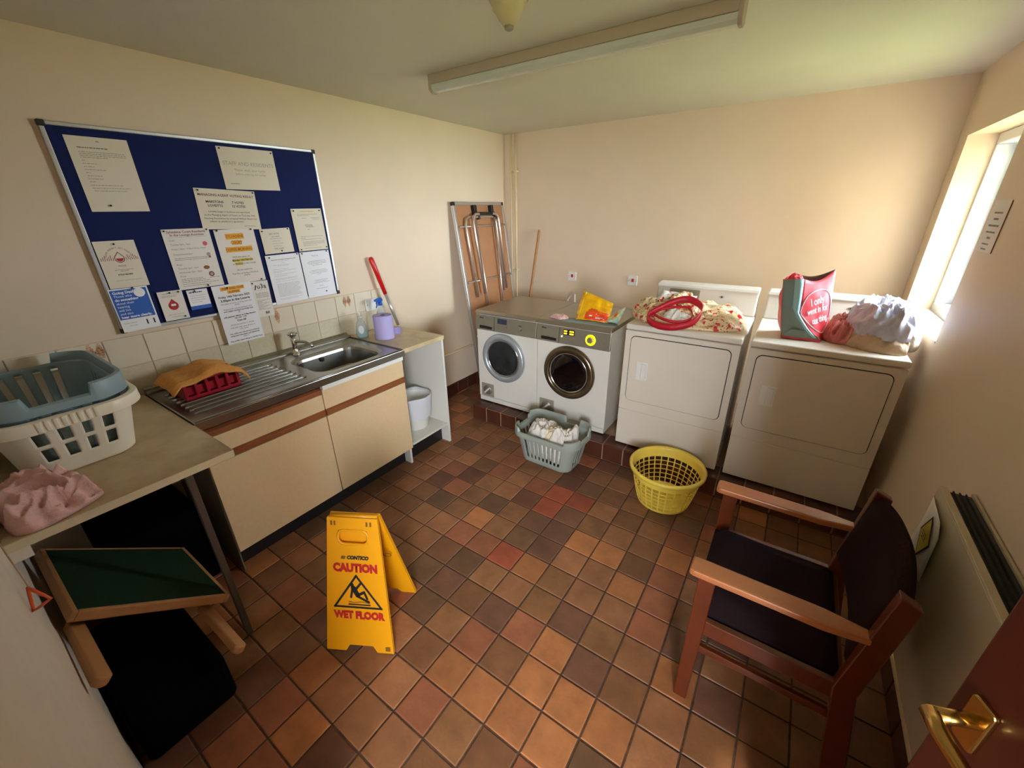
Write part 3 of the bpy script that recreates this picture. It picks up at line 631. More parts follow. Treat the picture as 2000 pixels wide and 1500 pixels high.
# stainless sink top
snk = thing('kitchen_sink', 'stainless steel sink with ribbed drainer and single bowl', 'sink', (.31, -2.71, .868))
SX0, SX1, SYA, SYB, SZT = .012, .628, -3.312, -2.103, .910
bcx, bcy, bw, bd = .365, -2.42, .345, .44
g = G(); bm = g.bm
inner = [(bcx+a, bcy+b) for a, b in rrect(bw, bd, .09, 8)]; n_ = len(inner)
def toedge(p):
    dx, dy = p[0]-bcx, p[1]-bcy; t = 1e9
    if dx > 1e-9: t = min(t, (SX1-bcx)/dx)
    if dx < -1e-9: t = min(t, (SX0-bcx)/dx)
    if dy > 1e-9: t = min(t, (SYB-bcy)/dy)
    if dy < -1e-9: t = min(t, (SYA-bcy)/dy)
    return (bcx+dx*t, bcy+dy*t)
outer = [toedge(p) for p in inner]
corners = [(SX1, SYB), (SX0, SYB), (SX0, SYA), (SX1, SYA)]
for c in corners:
    k = min(range(n_), key=lambda i: (outer[i][0]-c[0])**2+(outer[i][1]-c[1])**2); outer[k] = c
loops = [[bm.verts.new((x, y, SZT)) for x, y in outer]]
def loop(w, d, r, z): return [bm.verts.new((bcx+a, bcy+b, z)) for a, b in rrect(w, d, r, 8)]
low = [bm.verts.new((v.co.x, v.co.y, SZT-.042)) for v in loops[0]]
for k in range(n_): bm.faces.new((low[k], low[(k+1) % n_], loops[0][(k+1) % n_], loops[0][k]))
loops += [loop(bw+.05, bd+.05, .11, SZT), loop(bw+.03, bd+.03, .10, SZT-.006), loop(bw, bd, .09, SZT-.012), loop(bw-.012, bd-.012, .085, SZT-.03), loop(bw-.03, bd-.03, .08, SZT-.13), loop(bw-.07, bd-.07, .07, SZT-.155), loop(.10, .12, .05, SZT-.162)]
for A, B in zip(loops, loops[1:]):
    for k in range(n_): bm.faces.new((A[k], A[(k+1) % n_], B[(k+1) % n_], B[k]))
bm.faces.new(loops[-1])
part('basin_deck', g, 'steel', snk, bevel=.003)
part('back_upstand', G().prism([(0, 0), (.05, 0), (.045, .010), (.012, .016), (0, .03)], (.0125, SYA, SZT), (1, 0, 0), (0, 0, 1), (0, SYB-SYA, 0)), 'steel', snk, bevel=.003)
part('front_bead', G().tube([(SX1-.012, SYA+.005, SZT+.002), (SX1-.012, SYB-.012, SZT+.002), (.06, SYB-.012, SZT+.002)], .006, 10), 'steel', snk, smooth=True)
for k in range(8):
    x = .155+k*.052
    part('drainer_rib', G().tube([(x, -3.27, SZT-.001), (x, -3.25, SZT+.0025), (x, -2.76, SZT+.0025), (x, -2.73, SZT-.001)], .007, 8), 'steel', snk, smooth=True)
part('overflow', G().lathe([(.016, 0), (.016, .004), (.011, .006)], (bcx-bw/2+.012, -2.44, SZT-.045), 16, 'X'), 'black_plastic', snk, smooth=True)
part('waste', G().lathe([(.035, 0), (.035, .003), (.02, .002)], (bcx, bcy, SZT-.162), 20), 'chrome', snk, smooth=True)
tx, ty = .105, -2.545
tap = part('tap', G().lathe([(.026, 0), (.026, .006), (.018, .012), (.015, .05), (.017, .10), (.013, .115)], (tx, ty, SZT), 20).tube([(tx, ty, SZT+.085), (tx+.03, ty+.018, SZT+.092), (tx+.07, ty+.042, SZT+.086), (tx+.095, ty+.058, SZT+.066), (tx+.10, ty+.062, SZT+.05)], [.011, .011, .010, .009, .009], 12), 'chrome', snk, smooth=True)
part('tap_head', G().lathe([(.012, .115), (.021, .125), (.023, .14), (.020, .15), (.006, .155)], (tx, ty, SZT), 16).cyl((tx-.03, ty, SZT+.138), (tx+.03, ty, SZT+.138), .006, n=10).cyl((tx, ty-.03, SZT+.138), (tx, ty+.03, SZT+.138), .006, n=10), 'chrome', tap, smooth=True)
# open end unit with its own worktop
eu = thing('open_end_unit', 'white open-fronted end unit with a marble-look top beside the sink', 'shelf unit', (.3, -1.9, 0))
part('worktop', G().box(.012, .605, -2.100, -1.697, .875, .905), 'laminate', eu, bevel=.003)
part('end_panel', G().box(.005, .598, -1.722, -1.704, 0, .875), 'cabinet_white', eu, bevel=.001)
part('back_panel', G().box(.005, .02, -2.094, -1.722, .155, .875), 'cabinet_white', eu)
part('bottom_shelf', G().box(.02, .590, -2.094, -1.722, .155, .173), 'cabinet_white', eu, bevel=.001)
part('plinth', G().box(.50, .515, -2.094, -1.723, 0, .155), 'black_plastic', eu)
bn = thing('waste_bin', 'white waste bin with a plastic liner inside the open end unit', 'bin', (.40, -1.89, .173))
part('tub', G().lathe([(.095, 0), (.10, .005), (.128, .255), (.133, .26), (.128, .262), (.122, .255), (.094, .008), (.0, .008)], (.40, -1.885, .174), 28, cap=False), 'plastic_white', bn, smooth=True)
g = G(); P = []
for i in range(9):
    row = []
    for k in range(33):
        a = 2*PI*k/32; rr = [.112, .122, .130, .137, .139, .137, .134, .130, .126][i]; zz = [.16, .22, .262, .276, .268, .24, .2, .15, .10][i]
        q = noise.noise(Vector((math.cos(a)*3, math.sin(a)*3, i*.5)))
        row.append((.40+math.cos(a)*(rr+q*.008), -1.885+math.sin(a)*(rr+q*.008), .174+zz+q*(.03 if i > 4 else .012)))
    P.append(row)
part('liner', g.grid(P), 'bag_liner', bn, smooth=True)
# corner worktop along the front wall
cw = thing('corner_worktop', 'marble-look laminate worktop on a metal leg in the corner', 'worktop', (.5, -3.6, 0))
part('worktop', G().box(.012, .99, YF+.003, -3.316, .875, .905), 'laminate', cw, bevel=.003)
part('edge_strip', G().box(.9905, .9925, YF+.004, -3.317, .876, .904), 'laminate_edge', cw)
part('edge_strip', G().box(.63, .9905, -3.3155, -3.3135, .876, .904), 'laminate_edge', cw)
part('leg', G().box(.948, .972, -3.479, -3.455, 0, .875), 'leg_steel', cw, bevel=.003)
part('support_block', G().box(.90, .985, YF+.001, YF+.045, .835, .875), 'white_paint', cw, bevel=.002)
# ================================================================== THINGS ON THE WORKTOPS
def soap():
    x, y, z = .12, -2.045, .905
    s = thing('soap_bottle', 'clear pump bottle of teal hand soap on the counter corner', 'soap bottle', (x, y, z))
    def ov(k): return [(r*k, h) for r, h in ((.036, 0), (.040, .006), (.041, .04), (.038, .08), (.028, .112), (.015, .130), (.012, .14))]
    part('bottle', G().lathe(ov(1), (x, y, z), 28), 'clear_plastic', s, smooth=True)
    part('soap', G().lathe([(.034, .003), (.038, .007), (.0395, .03), (.039, .055)], (x, y, z), 28), 'teal_liquid', s, smooth=True)
    part('label', G().prism([(.019*math.cos(t*PI/12), .03*math.sin(t*PI/12)) for t in range(24)], (x+.0285, y-.0245, z+.066), Vector((.64, .77, 0)), (0, 0, 1), Vector((.77, -.64, 0))*.009), 'ink_white', s)
    part('label_band', G().prism([(.009*math.cos(t*PI/8), .016*math.sin(t*PI/8)) for t in range(16)], (x+.0372, y-.0200, z+.066), Vector((.64, .77, 0)), (0, 0, 1), Vector((.77, -.64, 0))*.0015), 'ink_pink', s)
    part('pump', G().cyl((x, y, z+.138), (x, y, z+.155), .016).cyl((x, y, z+.155), (x, y, z+.185), .005).tube([(x, y, z+.187), (x+.012, y-.012, z+.19), (x+.026, y-.028, z+.184)], .007, 10), 'plastic_white', s, smooth=True)
soap()
x, y, z = .285, -1.975, .905
s = thing('paper_roll', 'lilac paper towel roll standing on the counter by the sink', 'paper roll', (x, y, z))
part('roll', G().lathe([(.022, .001), (.066, .001), (.068, .004), (.068, .168), (.066, .171), (.022, .171), (.022, .001)], (x, y, z), 36, cap=False), 'roll_paper', s, smooth=False)
part('core', G().lathe([(.0215, .002), (.0215, .168), (.020, .168), (.020, .002)], (x, y, z), 24, cap=False), 'roll_core', s)
part('loose_end', G().grid([[(x-.01+a*.07, y+.066+.02*math.sin(a*3)+a*.035, z+.004+b*.05+.01*a) for b in (0, .5, 1)] for a in (0, .25, .5, .75, 1)]), 'roll_paper', s, solid=.0008)
x, y, z = .11, -1.845, .905
s = thing('spray_bottle', 'clear spray bottle with a blue trigger head behind the paper roll', 'spray bottle', (x, y, z))
part('bottle', G().lathe([(.036, 0), (.039, .006), (.039, .11), (.033, .145), (.016, .185), (.013, .2)], (x, y, z), 28), 'clear_plastic', s, smooth=True)
part('collar', G().cyl((x, y, z+.198), (x, y, z+.224), .017, .015), 'blue_plastic', s, smooth=True)
part('trigger_head', G().prism([(-.03, .0), (.028, 0), (.034, .012), (.024, .026), (-.02, .03), (-.055, .024), (-.06, .012), (-.035, .006)], (x+.010, y, z+.224), (-.3, .954, 0), (0, 0, 1), Vector((.954, .3, 0))*-.02), 'blue_plastic', s, bevel=.004)
part('trigger', G().tube([(x+.008, y-.035, z+.228), (x+.014, y-.04, z+.205), (x+.012, y-.048, z+.185)], [.006, .005, .004], 8), 'blue_plastic', s, smooth=True)
s = thing('long_brush', 'long red-handled silver stick leaning on the wall behind the paper roll', 'brush', (.09, -1.685, .905))
a, b = Vector((.035, -1.815, 1.445)), Vector((.10, -1.690, .912)); mid = a+(b-a)*.52
part('grip', G().tube([a, a+(b-a)*.03, a+(b-a)*.15, mid], [.012, .019, .018, .015], 14), 'pole_red', s, smooth=True)
part('shaft', G().tube([mid, b], .0115, 14), 'pole_silver', s, smooth=True)
# orange towel over red crate on the drainer
s = thing('peg_crate', 'dark red slotted plastic crate on the left of the drainer', 'crate', (.24, -3.10, .913))
g = G(); P = []
for kx in (0, 1):
    g.box(.14 if kx == 0 else .326, .154 if kx == 0 else .34, -3.235, -2.985, .9135, .93); g.box(.14 if kx == 0 else .326, .154 if kx == 0 else .34, -3.235, -2.985, .998, 1.013)
    for k in range(6): yy = -3.235+k*.0472; g.box(.14 if kx == 0 else .326, .154 if kx == 0 else .34, yy, yy+.014, .93, .998)
for yy in (-3.235, -2.997):
    g.box(.154, .326, yy, yy+.012, .9135, 1.013)
g.box(.154, .326, -3.223, -2.997, .9135, .918)
part('crate', g, 'red_plastic', s, bevel=.002)
part('clear_panel', G().box(.155, .325, -3.222, -2.998, .935, .975), 'red_plastic', s)
def wave(x, y): return 1.0
rn = random.Random(3); g = G(); P = []
for i in range(29):
    row = []; a = i/28
    for j in range(25):
        b = j/24; xx = .10+a*.262; yy = -3.285+b*.34
        d = max(0, abs(xx-.24)-.105)*1.0; d2 = max(0, abs(yy+3.11)-.135)
        n0 = noise.noise(Vector((xx*14, yy*9, 3)))*.014+noise.noise(Vector((xx*30, yy*22, 7)))*.006
        zz = 1.030+n0-(.9 if xx < .24 else .5)*d-1.05*d2+.014*math.sin(yy*20)-.06*max(0, b-.55)
        if a > .93: zz -= .012
        row.append((xx-(.02*d if xx > .24 else -.02*d), yy, max(zz, .925+.01*a)))
    P.append(row)
tw = solo('orange_towel', g.grid(P), 'cloth_orange', 'orange towel draped over the red crate on the drainer', 'towel', (.24, -3.10, .93), smooth=True, solid=.007)
# laundry baskets
def basket(root, c, z0, L_, Wd, h, base, r, m, rimh, slots, rim_w=.022, notch=None, nP=160, rows=14, rot=0, thick=.0035, rimtop=None, base_m=None, flare=.0):
    """rounded rectangular basket; slots(face, s, t) -> True where the wall is open; rimtop(s_angle) adds to rim height"""
    cx, cy = c; cr, sr = math.cos(rot), math.sin(rot)
    def ring(f, z, extra=0):
        w_, d_ = L_*(base+(1-base)*f)+2*extra, Wd*(base+(1-base)*f)+2*extra; rr = min(r*(base+(1-base)*f)+extra, w_/2-.001, d_/2-.001)
        per = []; nseg = nP//4
        pts = rrect(w_, d_, rr, 10); tot = 0; acc = [0]
        for a, b in zip(pts, pts[1:]+pts[:1]): tot += math.dist(a, b); acc.append(tot)
        out = []
        for k in range(nP):
            t = tot*k/nP; i = max(q for q in range(len(acc)) if acc[q] <= t+1e-12); i = min(i, len(pts)-1)
            a, b = pts[i], pts[(i+1) % len(pts)]; f_ = (t-acc[i])/max(1e-9, acc[i+1]-acc[i]); x, y = a[0]+(b[0]-a[0])*f_, a[1]+(b[1]-a[1])*f_
            out.append((x, y))
        return [Vector((cx+x*cr-y*sr, cy+x*sr+y*cr, z)) for x, y in out], out
    g = G(); bm = g.bm; R_ = []
    loc = None
    for i in range(rows+1):
        p, loc = ring(i/rows, z0+.006+(h-.006)*i/rows); R_.append([bm.verts.new(q) for q in p])
    for i in range(rows):
        for k in range(nP):
            x, y = loc[k]
            if slots(x, y, k, (i+.5)/rows): continue
            bm.faces.new((R_[i][k], R_[i][(k+1) % nP], R_[i+1][(k+1) % nP], R_[i+1][k]))
    p, _ = ring(0, z0+.002, -.012); B = [bm.verts.new(q) for q in p]
    for k in range(nP): bm.faces.new((B[k], B[(k+1) % nP], R_[0][(k+1) % nP], R_[0][k]))
    bm.faces.new(B[::-1])
    body = part('basket_wall', g, m, root, smooth=True, solid=thick)
    g = G(); bm = g.bm; sec = [(-.002, 0), (.003, None), (rim_w, None), (rim_w+.002, -rimh), (rim_w-.003, -rimh), (.006, -.004)]
    rr = [ring(1, z0+h, e)[0] for e, _ in sec]; S = []
    for q, (e, dz) in enumerate(sec):
        row = []
        for k in range(nP):
            top = rimtop(loc[k][0], loc[k][1]) if rimtop else 0
            zz = z0+h+(top-.0 if dz is None else dz if dz < 0 else 0)+(.004 if dz is None and q == 1 else 0)
            if dz is not None and dz == 0 and q == 0: zz = z0+h-.004
            row.append(bm.verts.new((rr[q][k].x, rr[q][k].y, zz)))
        S.append(row)
    for q in range(len(sec)):
        A, B2 = S[q], S[(q+1) % len(sec)]
        for k in range(nP): bm.faces.new((A[k], A[(k+1) % nP], B2[(k+1) % nP], B2[k]))
    part('rim', g, m, root, smooth=True, bevel=.002)
    return body
# cream basket standing on the corner worktop (long axis along x), grey basket nested in it
cb = thing('laundry_basket', 'cream plastic laundry basket with oval slots on the corner worktop', 'basket', (.42, -3.64, .905), 'laundry baskets')
def cslots(x, y, k, t):
    if x > .18 and abs(y) < .125:                                    # front end: two rows of four
        j = (y+.125)/.0625; f = j-int(j)
        return .26 < f < .74 and (.28 < t < .50 or .56 < t < .80)
    if abs(abs(y)) > .1 and abs(x) < .2:
        j = (x+.2)/.0667; f = j-int(j); return .22 < f < .78 and (.30 < t < .50 or .56 < t < .78)
    return False
basket(cb, (.415, -3.655), .905, .60, .375, .235, .80, .10, 'basket_cream', .04, cslots, rows=30, nP=220)
for k in range(8): yy = -3.73+k*.02; part('grip_rib', G().box(.735, .7425, yy-.006, yy+.006, 1.103, 1.14), 'basket_cream', cb, bevel=.003)
gb = thing('laundry_basket', 'blue-grey plastic laundry basket nested inside the cream basket', 'basket', (.42, -3.64, .94), 'laundry baskets')
def gslots(x, y, k, t):
    if abs(x) > .17 and abs(y) < .11:
        j = (y+.11)/.055; f = j-int(j); return .3 < f < .7 and .12 < t < .88
    if abs(y) > .1 and abs(x) < .2:
        j = (x+.2)/.05; f = j-int(j); return .3 < f < .7 and .12 < t < .8
    return False
def grim(x, y): return .035 if not (abs(y) < .075 and abs(x) > .2) else -.004
basket(gb, (.405, -3.655), .955, .575, .345, .225, .82, .10, 'basket_grey', .03, gslots, rows=20, nP=220, rim_w=.018, rimtop=grim)
solo('pink_cloth', heap([(1.0-.03, -3.88), (.985, -3.80), (.93, -3.685), (.88, -3.70), (.78, -3.72), (.70, -3.75), (.69, -3.83), (.72, -3.885), (.84, -3.895)], (.83, -3.81), .906, .085, 4, fold=.7, freq=6, prof=.4, wr=.05, ang=1.0), 'cloth_pink', 'crumpled pink cloth on the corner worktop edge', 'cloth', (.83, -3.8, .906), smooth=True)
# ================================================================== FOLDED TABLE, BROOM
ft = thing('folded_table', 'folded trestle table with hardboard underside leaning in the corner', 'folding table', (.28, -.51, 0))
bt, tp = Vector((.30, 0, .012)), Vector((.035, 0, 1.825)); fv = (tp-bt).normalized(); fl_ = (tp-bt).length; fn = Vector((fv.z, 0, -fv.x))  # fn points into the room
def FP(y, t, d=0): return Vector((bt.x+fv.x*t+fn.x*d, y, bt.z+fv.z*t+fn.z*d))
def slab(y0, y1, t0, t1, d0, d1): return G().prism([(y0, t0), (y1, t0), (y1, t1), (y0, t1)], FP(0, 0, d0), (0, 1, 0), fv, fn*(d1-d0))
TY0, TY1 = -.893, -.128
part('table_top', slab(TY0+.006, TY1-.006, .006, fl_-.006, -.006, .012), 'hardboard', ft)
for a in ((TY0, TY0+.028, .03, fl_-.03), (TY1-.028, TY1, .03, fl_-.03)): part('edge_rail', slab(*a, -.01, .022), 'alu', ft, bevel=.003)
for a in ((TY0+.03, TY1-.03, fl_-.028, fl_), (TY0+.03, TY1-.03, 0, .028)): part('edge_rail', slab(*a, -.01, .022), 'alu', ft, bevel=.003)
for y in (TY0, TY1-.03):
    for t in (0, fl_-.03): part('corner_cap', slab(y, y+.03, t, t+.03, -.012, .025), 'black_plastic', ft, bevel=.005)
for t in (.30, .62, 1.13, 1.62): part('cross_bar', G().cyl(FP(TY0+.03, t, .03), FP(TY1-.03, t, .03), .009, n=12), 'tube_steel', ft, smooth=True)
def uleg(yc, hw, t0, t1, d, r=.0125):
    pts = [FP(yc-hw*.92, t0, d), FP(yc-hw, t1-.07, d), FP(yc-hw*.93, t1-.02, d), FP(yc-hw*.75, t1, d), FP(yc+hw*.75, t1, d), FP(yc+hw*.93, t1-.02, d), FP(yc+hw, t1-.07, d), FP(yc+hw*.92, t0, d)]
    return G().tube(pts, r, 12)
part('leg_frame', uleg(-.50, .20, 1.0, 1.72, .065), 'tube_steel', ft, smooth=True)
part('leg_frame', uleg(-.545, .235, .98, 1.70, .035), 'tube_steel', ft, smooth=True)
for sgn in (-1, 1): part('strut', G().tube([FP(-.50+sgn*.15, 1.69, .055), FP(-.50+sgn*.11, .50, .035)], .009, 10), 'tube_steel', ft, smooth=True)
part('foot_bar', G().cyl(FP(-.60, 1.722, .068), FP(-.40, 1.722, .068), .014, n=12), 'black_plastic', ft)
for y in (-.62, -.36): part('latch', G().prism([(-.02, 0), (.02, 0), (.02, -.06), (.05, -.08), (.055, -.125), (.03, -.125), (.025, -.09), (-.02, -.085)], FP(y, fl_-.03, .012), (0, 1, 0), fv, fn*.04), 'black_plastic', ft, bevel=.004)
solo('broom_pole', G().tube([(.424, -.016, 1.565), (.424, -.017, 1.55), (.35, -.30, .02), (.349, -.304, .004)], [.009, .0125, .0125, .012], 14), 'broom_wood', 'bare wooden broom pole leaning against the far wall', 'pole', (.35, -.30, 0), smooth=True)
# ================================================================== MACHINES
def washer(x0, label, lit, mdoor, group):
    w, y0, y1, z0, zt = .603, -1.174, -.50, SZ+.004, .985
    xc = x0+w/2
    r = thing('washing_machine', label, 'washing machine', (xc, -.84, SZ), group)
    part('body', G().box(x0, x0+w, y0, y1, z0+.05, .952), 'white_enamel', r, bevel=.006)
    part('kick_plate', G().box(x0+.004, x0+w-.004, y0+.004, y1-.02, z0+.006, z0+.046), 'white_enamel', r, bevel=.003)
    for fx in (x0+.05, x0+w-.05): part('foot', G().cyl((fx, y0+.06, SZ+.0005), (fx, y0+.06, z0+.02), .02, n=14), 'black_plastic', r)
    part('lid', G().prism([(-.012, .0), (-.012, .014), (.004, .032), (.68, .032), (.68, 0)], (x0, y0, .953), (0, 1, 0), (0, 0, 1), (w, 0, 0)), 'lid_steel', r, bevel=.004)
    cp = part('control_panel', G().prism([(-.016, 0), (-.003, .125), (.03, .125), (.03, 0)], (x0+.001, y0-.001, .822), (0, 1, 0), (0, 0, 1), (w-.002, 0, 0)), 'panel_steel', r, bevel=.003)
    def fp(a, b): return Vector((x0+a, y0-.0175+.013*(b/.125), .822+b))          # point on the sloping panel face
    up_ = Vector((0, .013, .125)).normalized(); nn = Vector((0, -1, .1)).normalized()
    part('drawer_seam', G().prism([(0, 0), (.003, 0), (.003, .122), (0, .122)], fp(.196, .001), (1, 0, 0), up_, nn*.0012), 'black_gap', r)
    part('drawer_grip', G().prism([(0, 0), (.13, 0), (.13, .020), (.06, .024), (0, .024)], fp(.045, .014), (1, 0, 0), up_, nn*.002), 'black_plastic', r)
    d = part('display', G().prism(rrect(.092, .042, .003), fp(.277, .092), (1, 0, 0), up_, nn*.002), 'black_plastic' if lit else 'lcd', r)
    if lit:
        for a, b, c_ in ((-.028, .008, .026), (.022, .008, .034), (-.028, -.010, .026), (.022, -.010, .034)): part('display_text', G().prism(rrect(c_, .010, .002), fp(.277+a, .092+b)+nn*.0021, (1, 0, 0), up_, nn*.0004), 'amber_light', r)
    for k in range(3):
        part('button', G().prism(rrect(.020, .010, .004), fp(.235+k*.042, .053), (1, 0, 0), up_, nn*.004), 'panel_steel', r, bevel=.0015)
    for k in range(3): part('button', G().prism(rrect(.020, .008, .003), fp(.235+k*.055, .030), (1, 0, 0), up_, nn*.003), 'panel_steel', r, bevel=.001)
    if lit: part('indicator', G().prism(circ(0, 0, .006, 12), fp(.222, .057), (1, 0, 0), up_, nn*.003), 'white_led', r)
    kc = fp(.452, .062)
    part('knob', G().cyl(kc, kc+nn*.022, .024, .021, n=28), 'panel_steel', r, bevel=.002)
    if lit:
        g = G(); A = [kc+Vector((math.cos(t*PI/18), 0, 0))*.039+up_*math.sin(t*PI/18)*.039 for t in range(36)]; B = [kc+Vector((math.cos(t*PI/18), 0, 0))*.026+up_*math.sin(t*PI/18)*.026 for t in range(36)]
        for k in range(36): g.face([A[k]+nn*.0015, A[(k+1) % 36]+nn*.0015, B[(k+1) % 36]+nn*.0015, B[k]+nn*.0015])
        part('lit_ring', g, 'ring_light', r)
    for a, b in ((.545, .07), (.545, .045)): part('button', G().prism(circ(0, 0, .006, 12), fp(a, b), (1, 0, 0), up_, nn*.003), 'panel_steel', r)
    text(r, 'Miele', .019, fp(.065, .102)+nn*.0006, (1, 0, 0), up_, 'ink', bold=.0006); text(r, 'W 5740', .013, fp(.135, .100)+nn*.0006, (1, 0, 0), up_, 'ink_grey')
    c = Vector((xc-.018 if not lit else xc-.012, y0, .597))
    part('door_ring', G().lathe([(.210, 0), (.214, -.006), (.212, -.022), (.203, -.032), (.178, -.036), (.166, -.028), (.163, -.012), (.163, 0)], c, 56, 'Y', cap=False), mdoor, r, smooth=True)
    part('glass_rim', G().lathe([(.1645, -.010), (.162, -.022), (.156, -.026), (.151, -.020)], c, 48, 'Y', cap=False), 'chrome', r, smooth=True)
    part('door_glass', G().lathe([(.152, -.018), (.149, -.020), (.12, -.022), (.08, -.0235), (.03, -.0245), (.004, -.0247)], c, 48, 'Y'), 'dark_glass' if lit else 'drum_glass', r, smooth=True)
    fx = x0+.030
    fl = part('filter_flap', G().prism(rrect(.135, .125, .006), (fx+.0675, y0, .262), (1, 0, 0), (0, 0, 1), (0, -.004, 0)), 'grey_plastic', r, bevel=.002)
    part('filter_dial', G().lathe([(.046, -.004), (.044, -.010), (.030, -.012)], (fx+.0675, y0, .262), 24, 'Y'), 'panel_steel', r, smooth=True)
    part('dial_grip', G().prism([(-.04, -.008), (.04, -.008), (.04, .008), (-.04, .008)], (fx+.0675, y0-.012, .262), (.7, 0, .7), (-.7, 0, .7), (0, -.006, 0)), 'white_enamel', r, bevel=.002)
    return r
washer(.4935, 'white washing machine with an unlit display, next to the folded table', False, 'door_silver', 'pair of washing machines')
washer(1.1005, 'white washing machine with a glowing yellow dial ring, next to the dryers', True, 'door_bronze', 'pair of washing machines')
def dryer(x0, x1, label, group):
    yf, yb, zt = -1.215, -.48, 1.05; xc = (x0+x1)/2
    r = thing('tumble_dryer', label, 'tumble dryer', (xc, -.85, SZ), group)
    part('body', G().box(x0+.003, x1-.003, yf+.004, yb, SZ+.012, 1.010), 'dryer_enamel', r, bevel=.006)
    for fx in (x0+.06, x1-.06): part('foot', G().cyl((fx, yf+.06, SZ+.0005), (fx, yf+.06, SZ+.02), .02, n=14), 'black_plastic', r)
    part('top_panel', G().box(x0, x1, yf-.004, yb, 1.014, zt), 'dryer_enamel', r, bevel=.009, seg=3)
    part('front_panel', G().box(x0+.002, x1-.002, yf-.002, yf+.004, .436, 1.008), 'dryer_enamel', r, bevel=.002)
    part('lower_panel', G().box(x0+.002, x1-.002, yf-.002, yf+.004, .150, .430), 'dryer_enamel', r, bevel=.003)
    zc, xw = .742, x1-x0-.082
    part('door_gap', G().prism(rrect(xw, .470, .035, 6), (xc, yf-.0022, zc), (1, 0, 0), (0, 0, 1), (0, -.0006, 0)), 'black_gap', r)
    d = part('door', G().prism(rrect(xw-.008, .462, .032, 6), (xc, yf-.003, zc), (1, 0, 0), (0, 0, 1), (0, -.008, 0)), 'dryer_enamel', r, bevel=.003)
    hx_ = xc-xw/2+.098
    part('handle_surround', G().prism(rrect(.075, .13, .006), (hx_, yf-.011, zc), (1, 0, 0), (0, 0, 1), (0, -.004, 0)), 'plastic_white', d, bevel=.003)
    part('handle', G().prism([(-.004, -.055), (.030, -.05), (.030, .05), (-.004, .055)], (hx_, yf-.015, zc), (1, 0, 0), (0, 0, 1), (0, -.012, 0)), 'plastic_white', d, bevel=.004)
    # console
    part('console', G().prism([(0, 0), (.045, .165), (.055, .185), (.14, .185), (.14, 0)], (x0+.004, yb-.125, zt), (0, 1, 0), (0, 0, 1), (x1-x0-.008, 0, 0)), 'white_enamel', r, bevel=.012, seg=3)
    uv = Vector((0, .045, .165)).normalized(); nn = Vector((0, -.165, .045)).normalized()
    def cpt(a, b): return Vector((x0+.004+a, yb-.125, zt))+uv*b
    part('console_lip', G().prism([(0, .158), (x1-x0-.008, .158), (x1-x0-.008, .182), (0, .182)], cpt(0, 0), (1, 0, 0), uv, nn*.012), 'plastic_white', r, bevel=.006, seg=3)
    part('control_plate', G().prism(rrect(.215, .095, .008), cpt(.20, .10), (1, 0, 0), uv, nn*.003), 'panel_steel', r, bevel=.002)
    for i in range(3):
        for j in range(2): part('indicator', G().prism(circ(0, 0, .004, 10), cpt(.17+i*.035, .122-j*.020), (1, 0, 0), uv, nn*.0045), 'black_plastic', r)
    for a in (.112, .288): part('button', G().prism(circ(0, 0, .006, 12), cpt(a, .125), (1, 0, 0), uv, nn*.005), 'grey_plastic', r)
    part('badge', G().prism(circ(0, 0, .016, 20, .010), cpt(.455, .115), (1, 0, 0), uv, nn*.003), 'alu', r)
    part('badge_mark', G().prism(circ(0, 0, .006, 12), cpt(.455, .115)+nn*.003, (1, 0, 0), uv, nn*.0006), 'ink', r)
    return r
dryer(1.813, 2.503, 'white tumble dryer under the floral tote bag', 'pair of tumble dryers')
dryer(2.545, 3.233, 'white tumble dryer under the red shopping bag and laundry', 'pair of tumble dryers')
# hoses and cables behind the machines
solo('hose', G().tube([(.86, -.2, SZ+.011), (.86, -.2, .70), (.855, -.18, .93), (.89, -.17, .99), (.94, -.2, .985), (.98, -.28, .93), (.985, -.32, .70), (.985, -.32, SZ+.011)], .011, 10), 'hose_white', 'white hose looping up behind the first washing machine', 'hose', (.9, -.2, SZ), smooth=True)
solo('hose', G().tube([(1.74, -.30, SZ+.012), (1.74, -.30, .75), (1.745, -.3, .97), (1.80, -.28, 1.015), (1.92, -.25, 1.0), (1.95, -.25, .8), (1.95, -.25, SZ+.012)], .012, 10), 'hose_white', 'grey white cable looping between the washing machine and dryer', 'hose', (1.8, -.28, SZ), smooth=True)
# ================================================================== THINGS ON THE MACHINES
ZM, ZD = .9855, 1.0505
def sack(root, name, bl, br, tl, tr, thick, m, bulge=.03, n=14, seed=1, sag=.0):
    """stuffed bag standing up: front face grid between four corners, closed with a matching back"""
    bl, br, tl, tr = (Vector(p) for p in (bl, br, tl, tr)); nrm = (br-bl).cross(tl-bl).normalized()
    F, Bk = [], []
    for i in range(n+1):
        t = i/n; f, b = [], []
        for j in range(n+1):
            s_ = j/n; p = (bl*(1-s_)+br*s_)*(1-t)+(tl*(1-s_)+tr*s_)*t
            p = p-Vector((0, 0, 1))*sag*math.sin(PI*s_)*t
            e = (math.sin(PI*s_)**.5)*(1-t*.55)
            w_ = noise.noise(Vector((s_*5+seed, t*5, seed)))*.014+(1-abs(noise.noise(Vector((s_*9, t*9, seed+4))))*2)*.006
            f.append(p+nrm*(thick*e*.5+w_*(.3 if i == 0 else 1))); b.append(p-nrm*(thick*e*.5-w_*.5))
        F.append(f); Bk.append(b)
    g = G(); g.grid(F); g.grid([r_[::-1] for r_ in Bk]); bmesh.ops.remove_doubles(g.bm, verts=g.bm.verts, dist=.0015)
    for row in F:
        for q in row: pass
    part(name, g, m, root, smooth=True); return F, nrm
s = thing('detergent_bag', 'bright yellow and red plastic bag of laundry powder on the washing machine', 'bag', (1.50, -1.03, ZM))
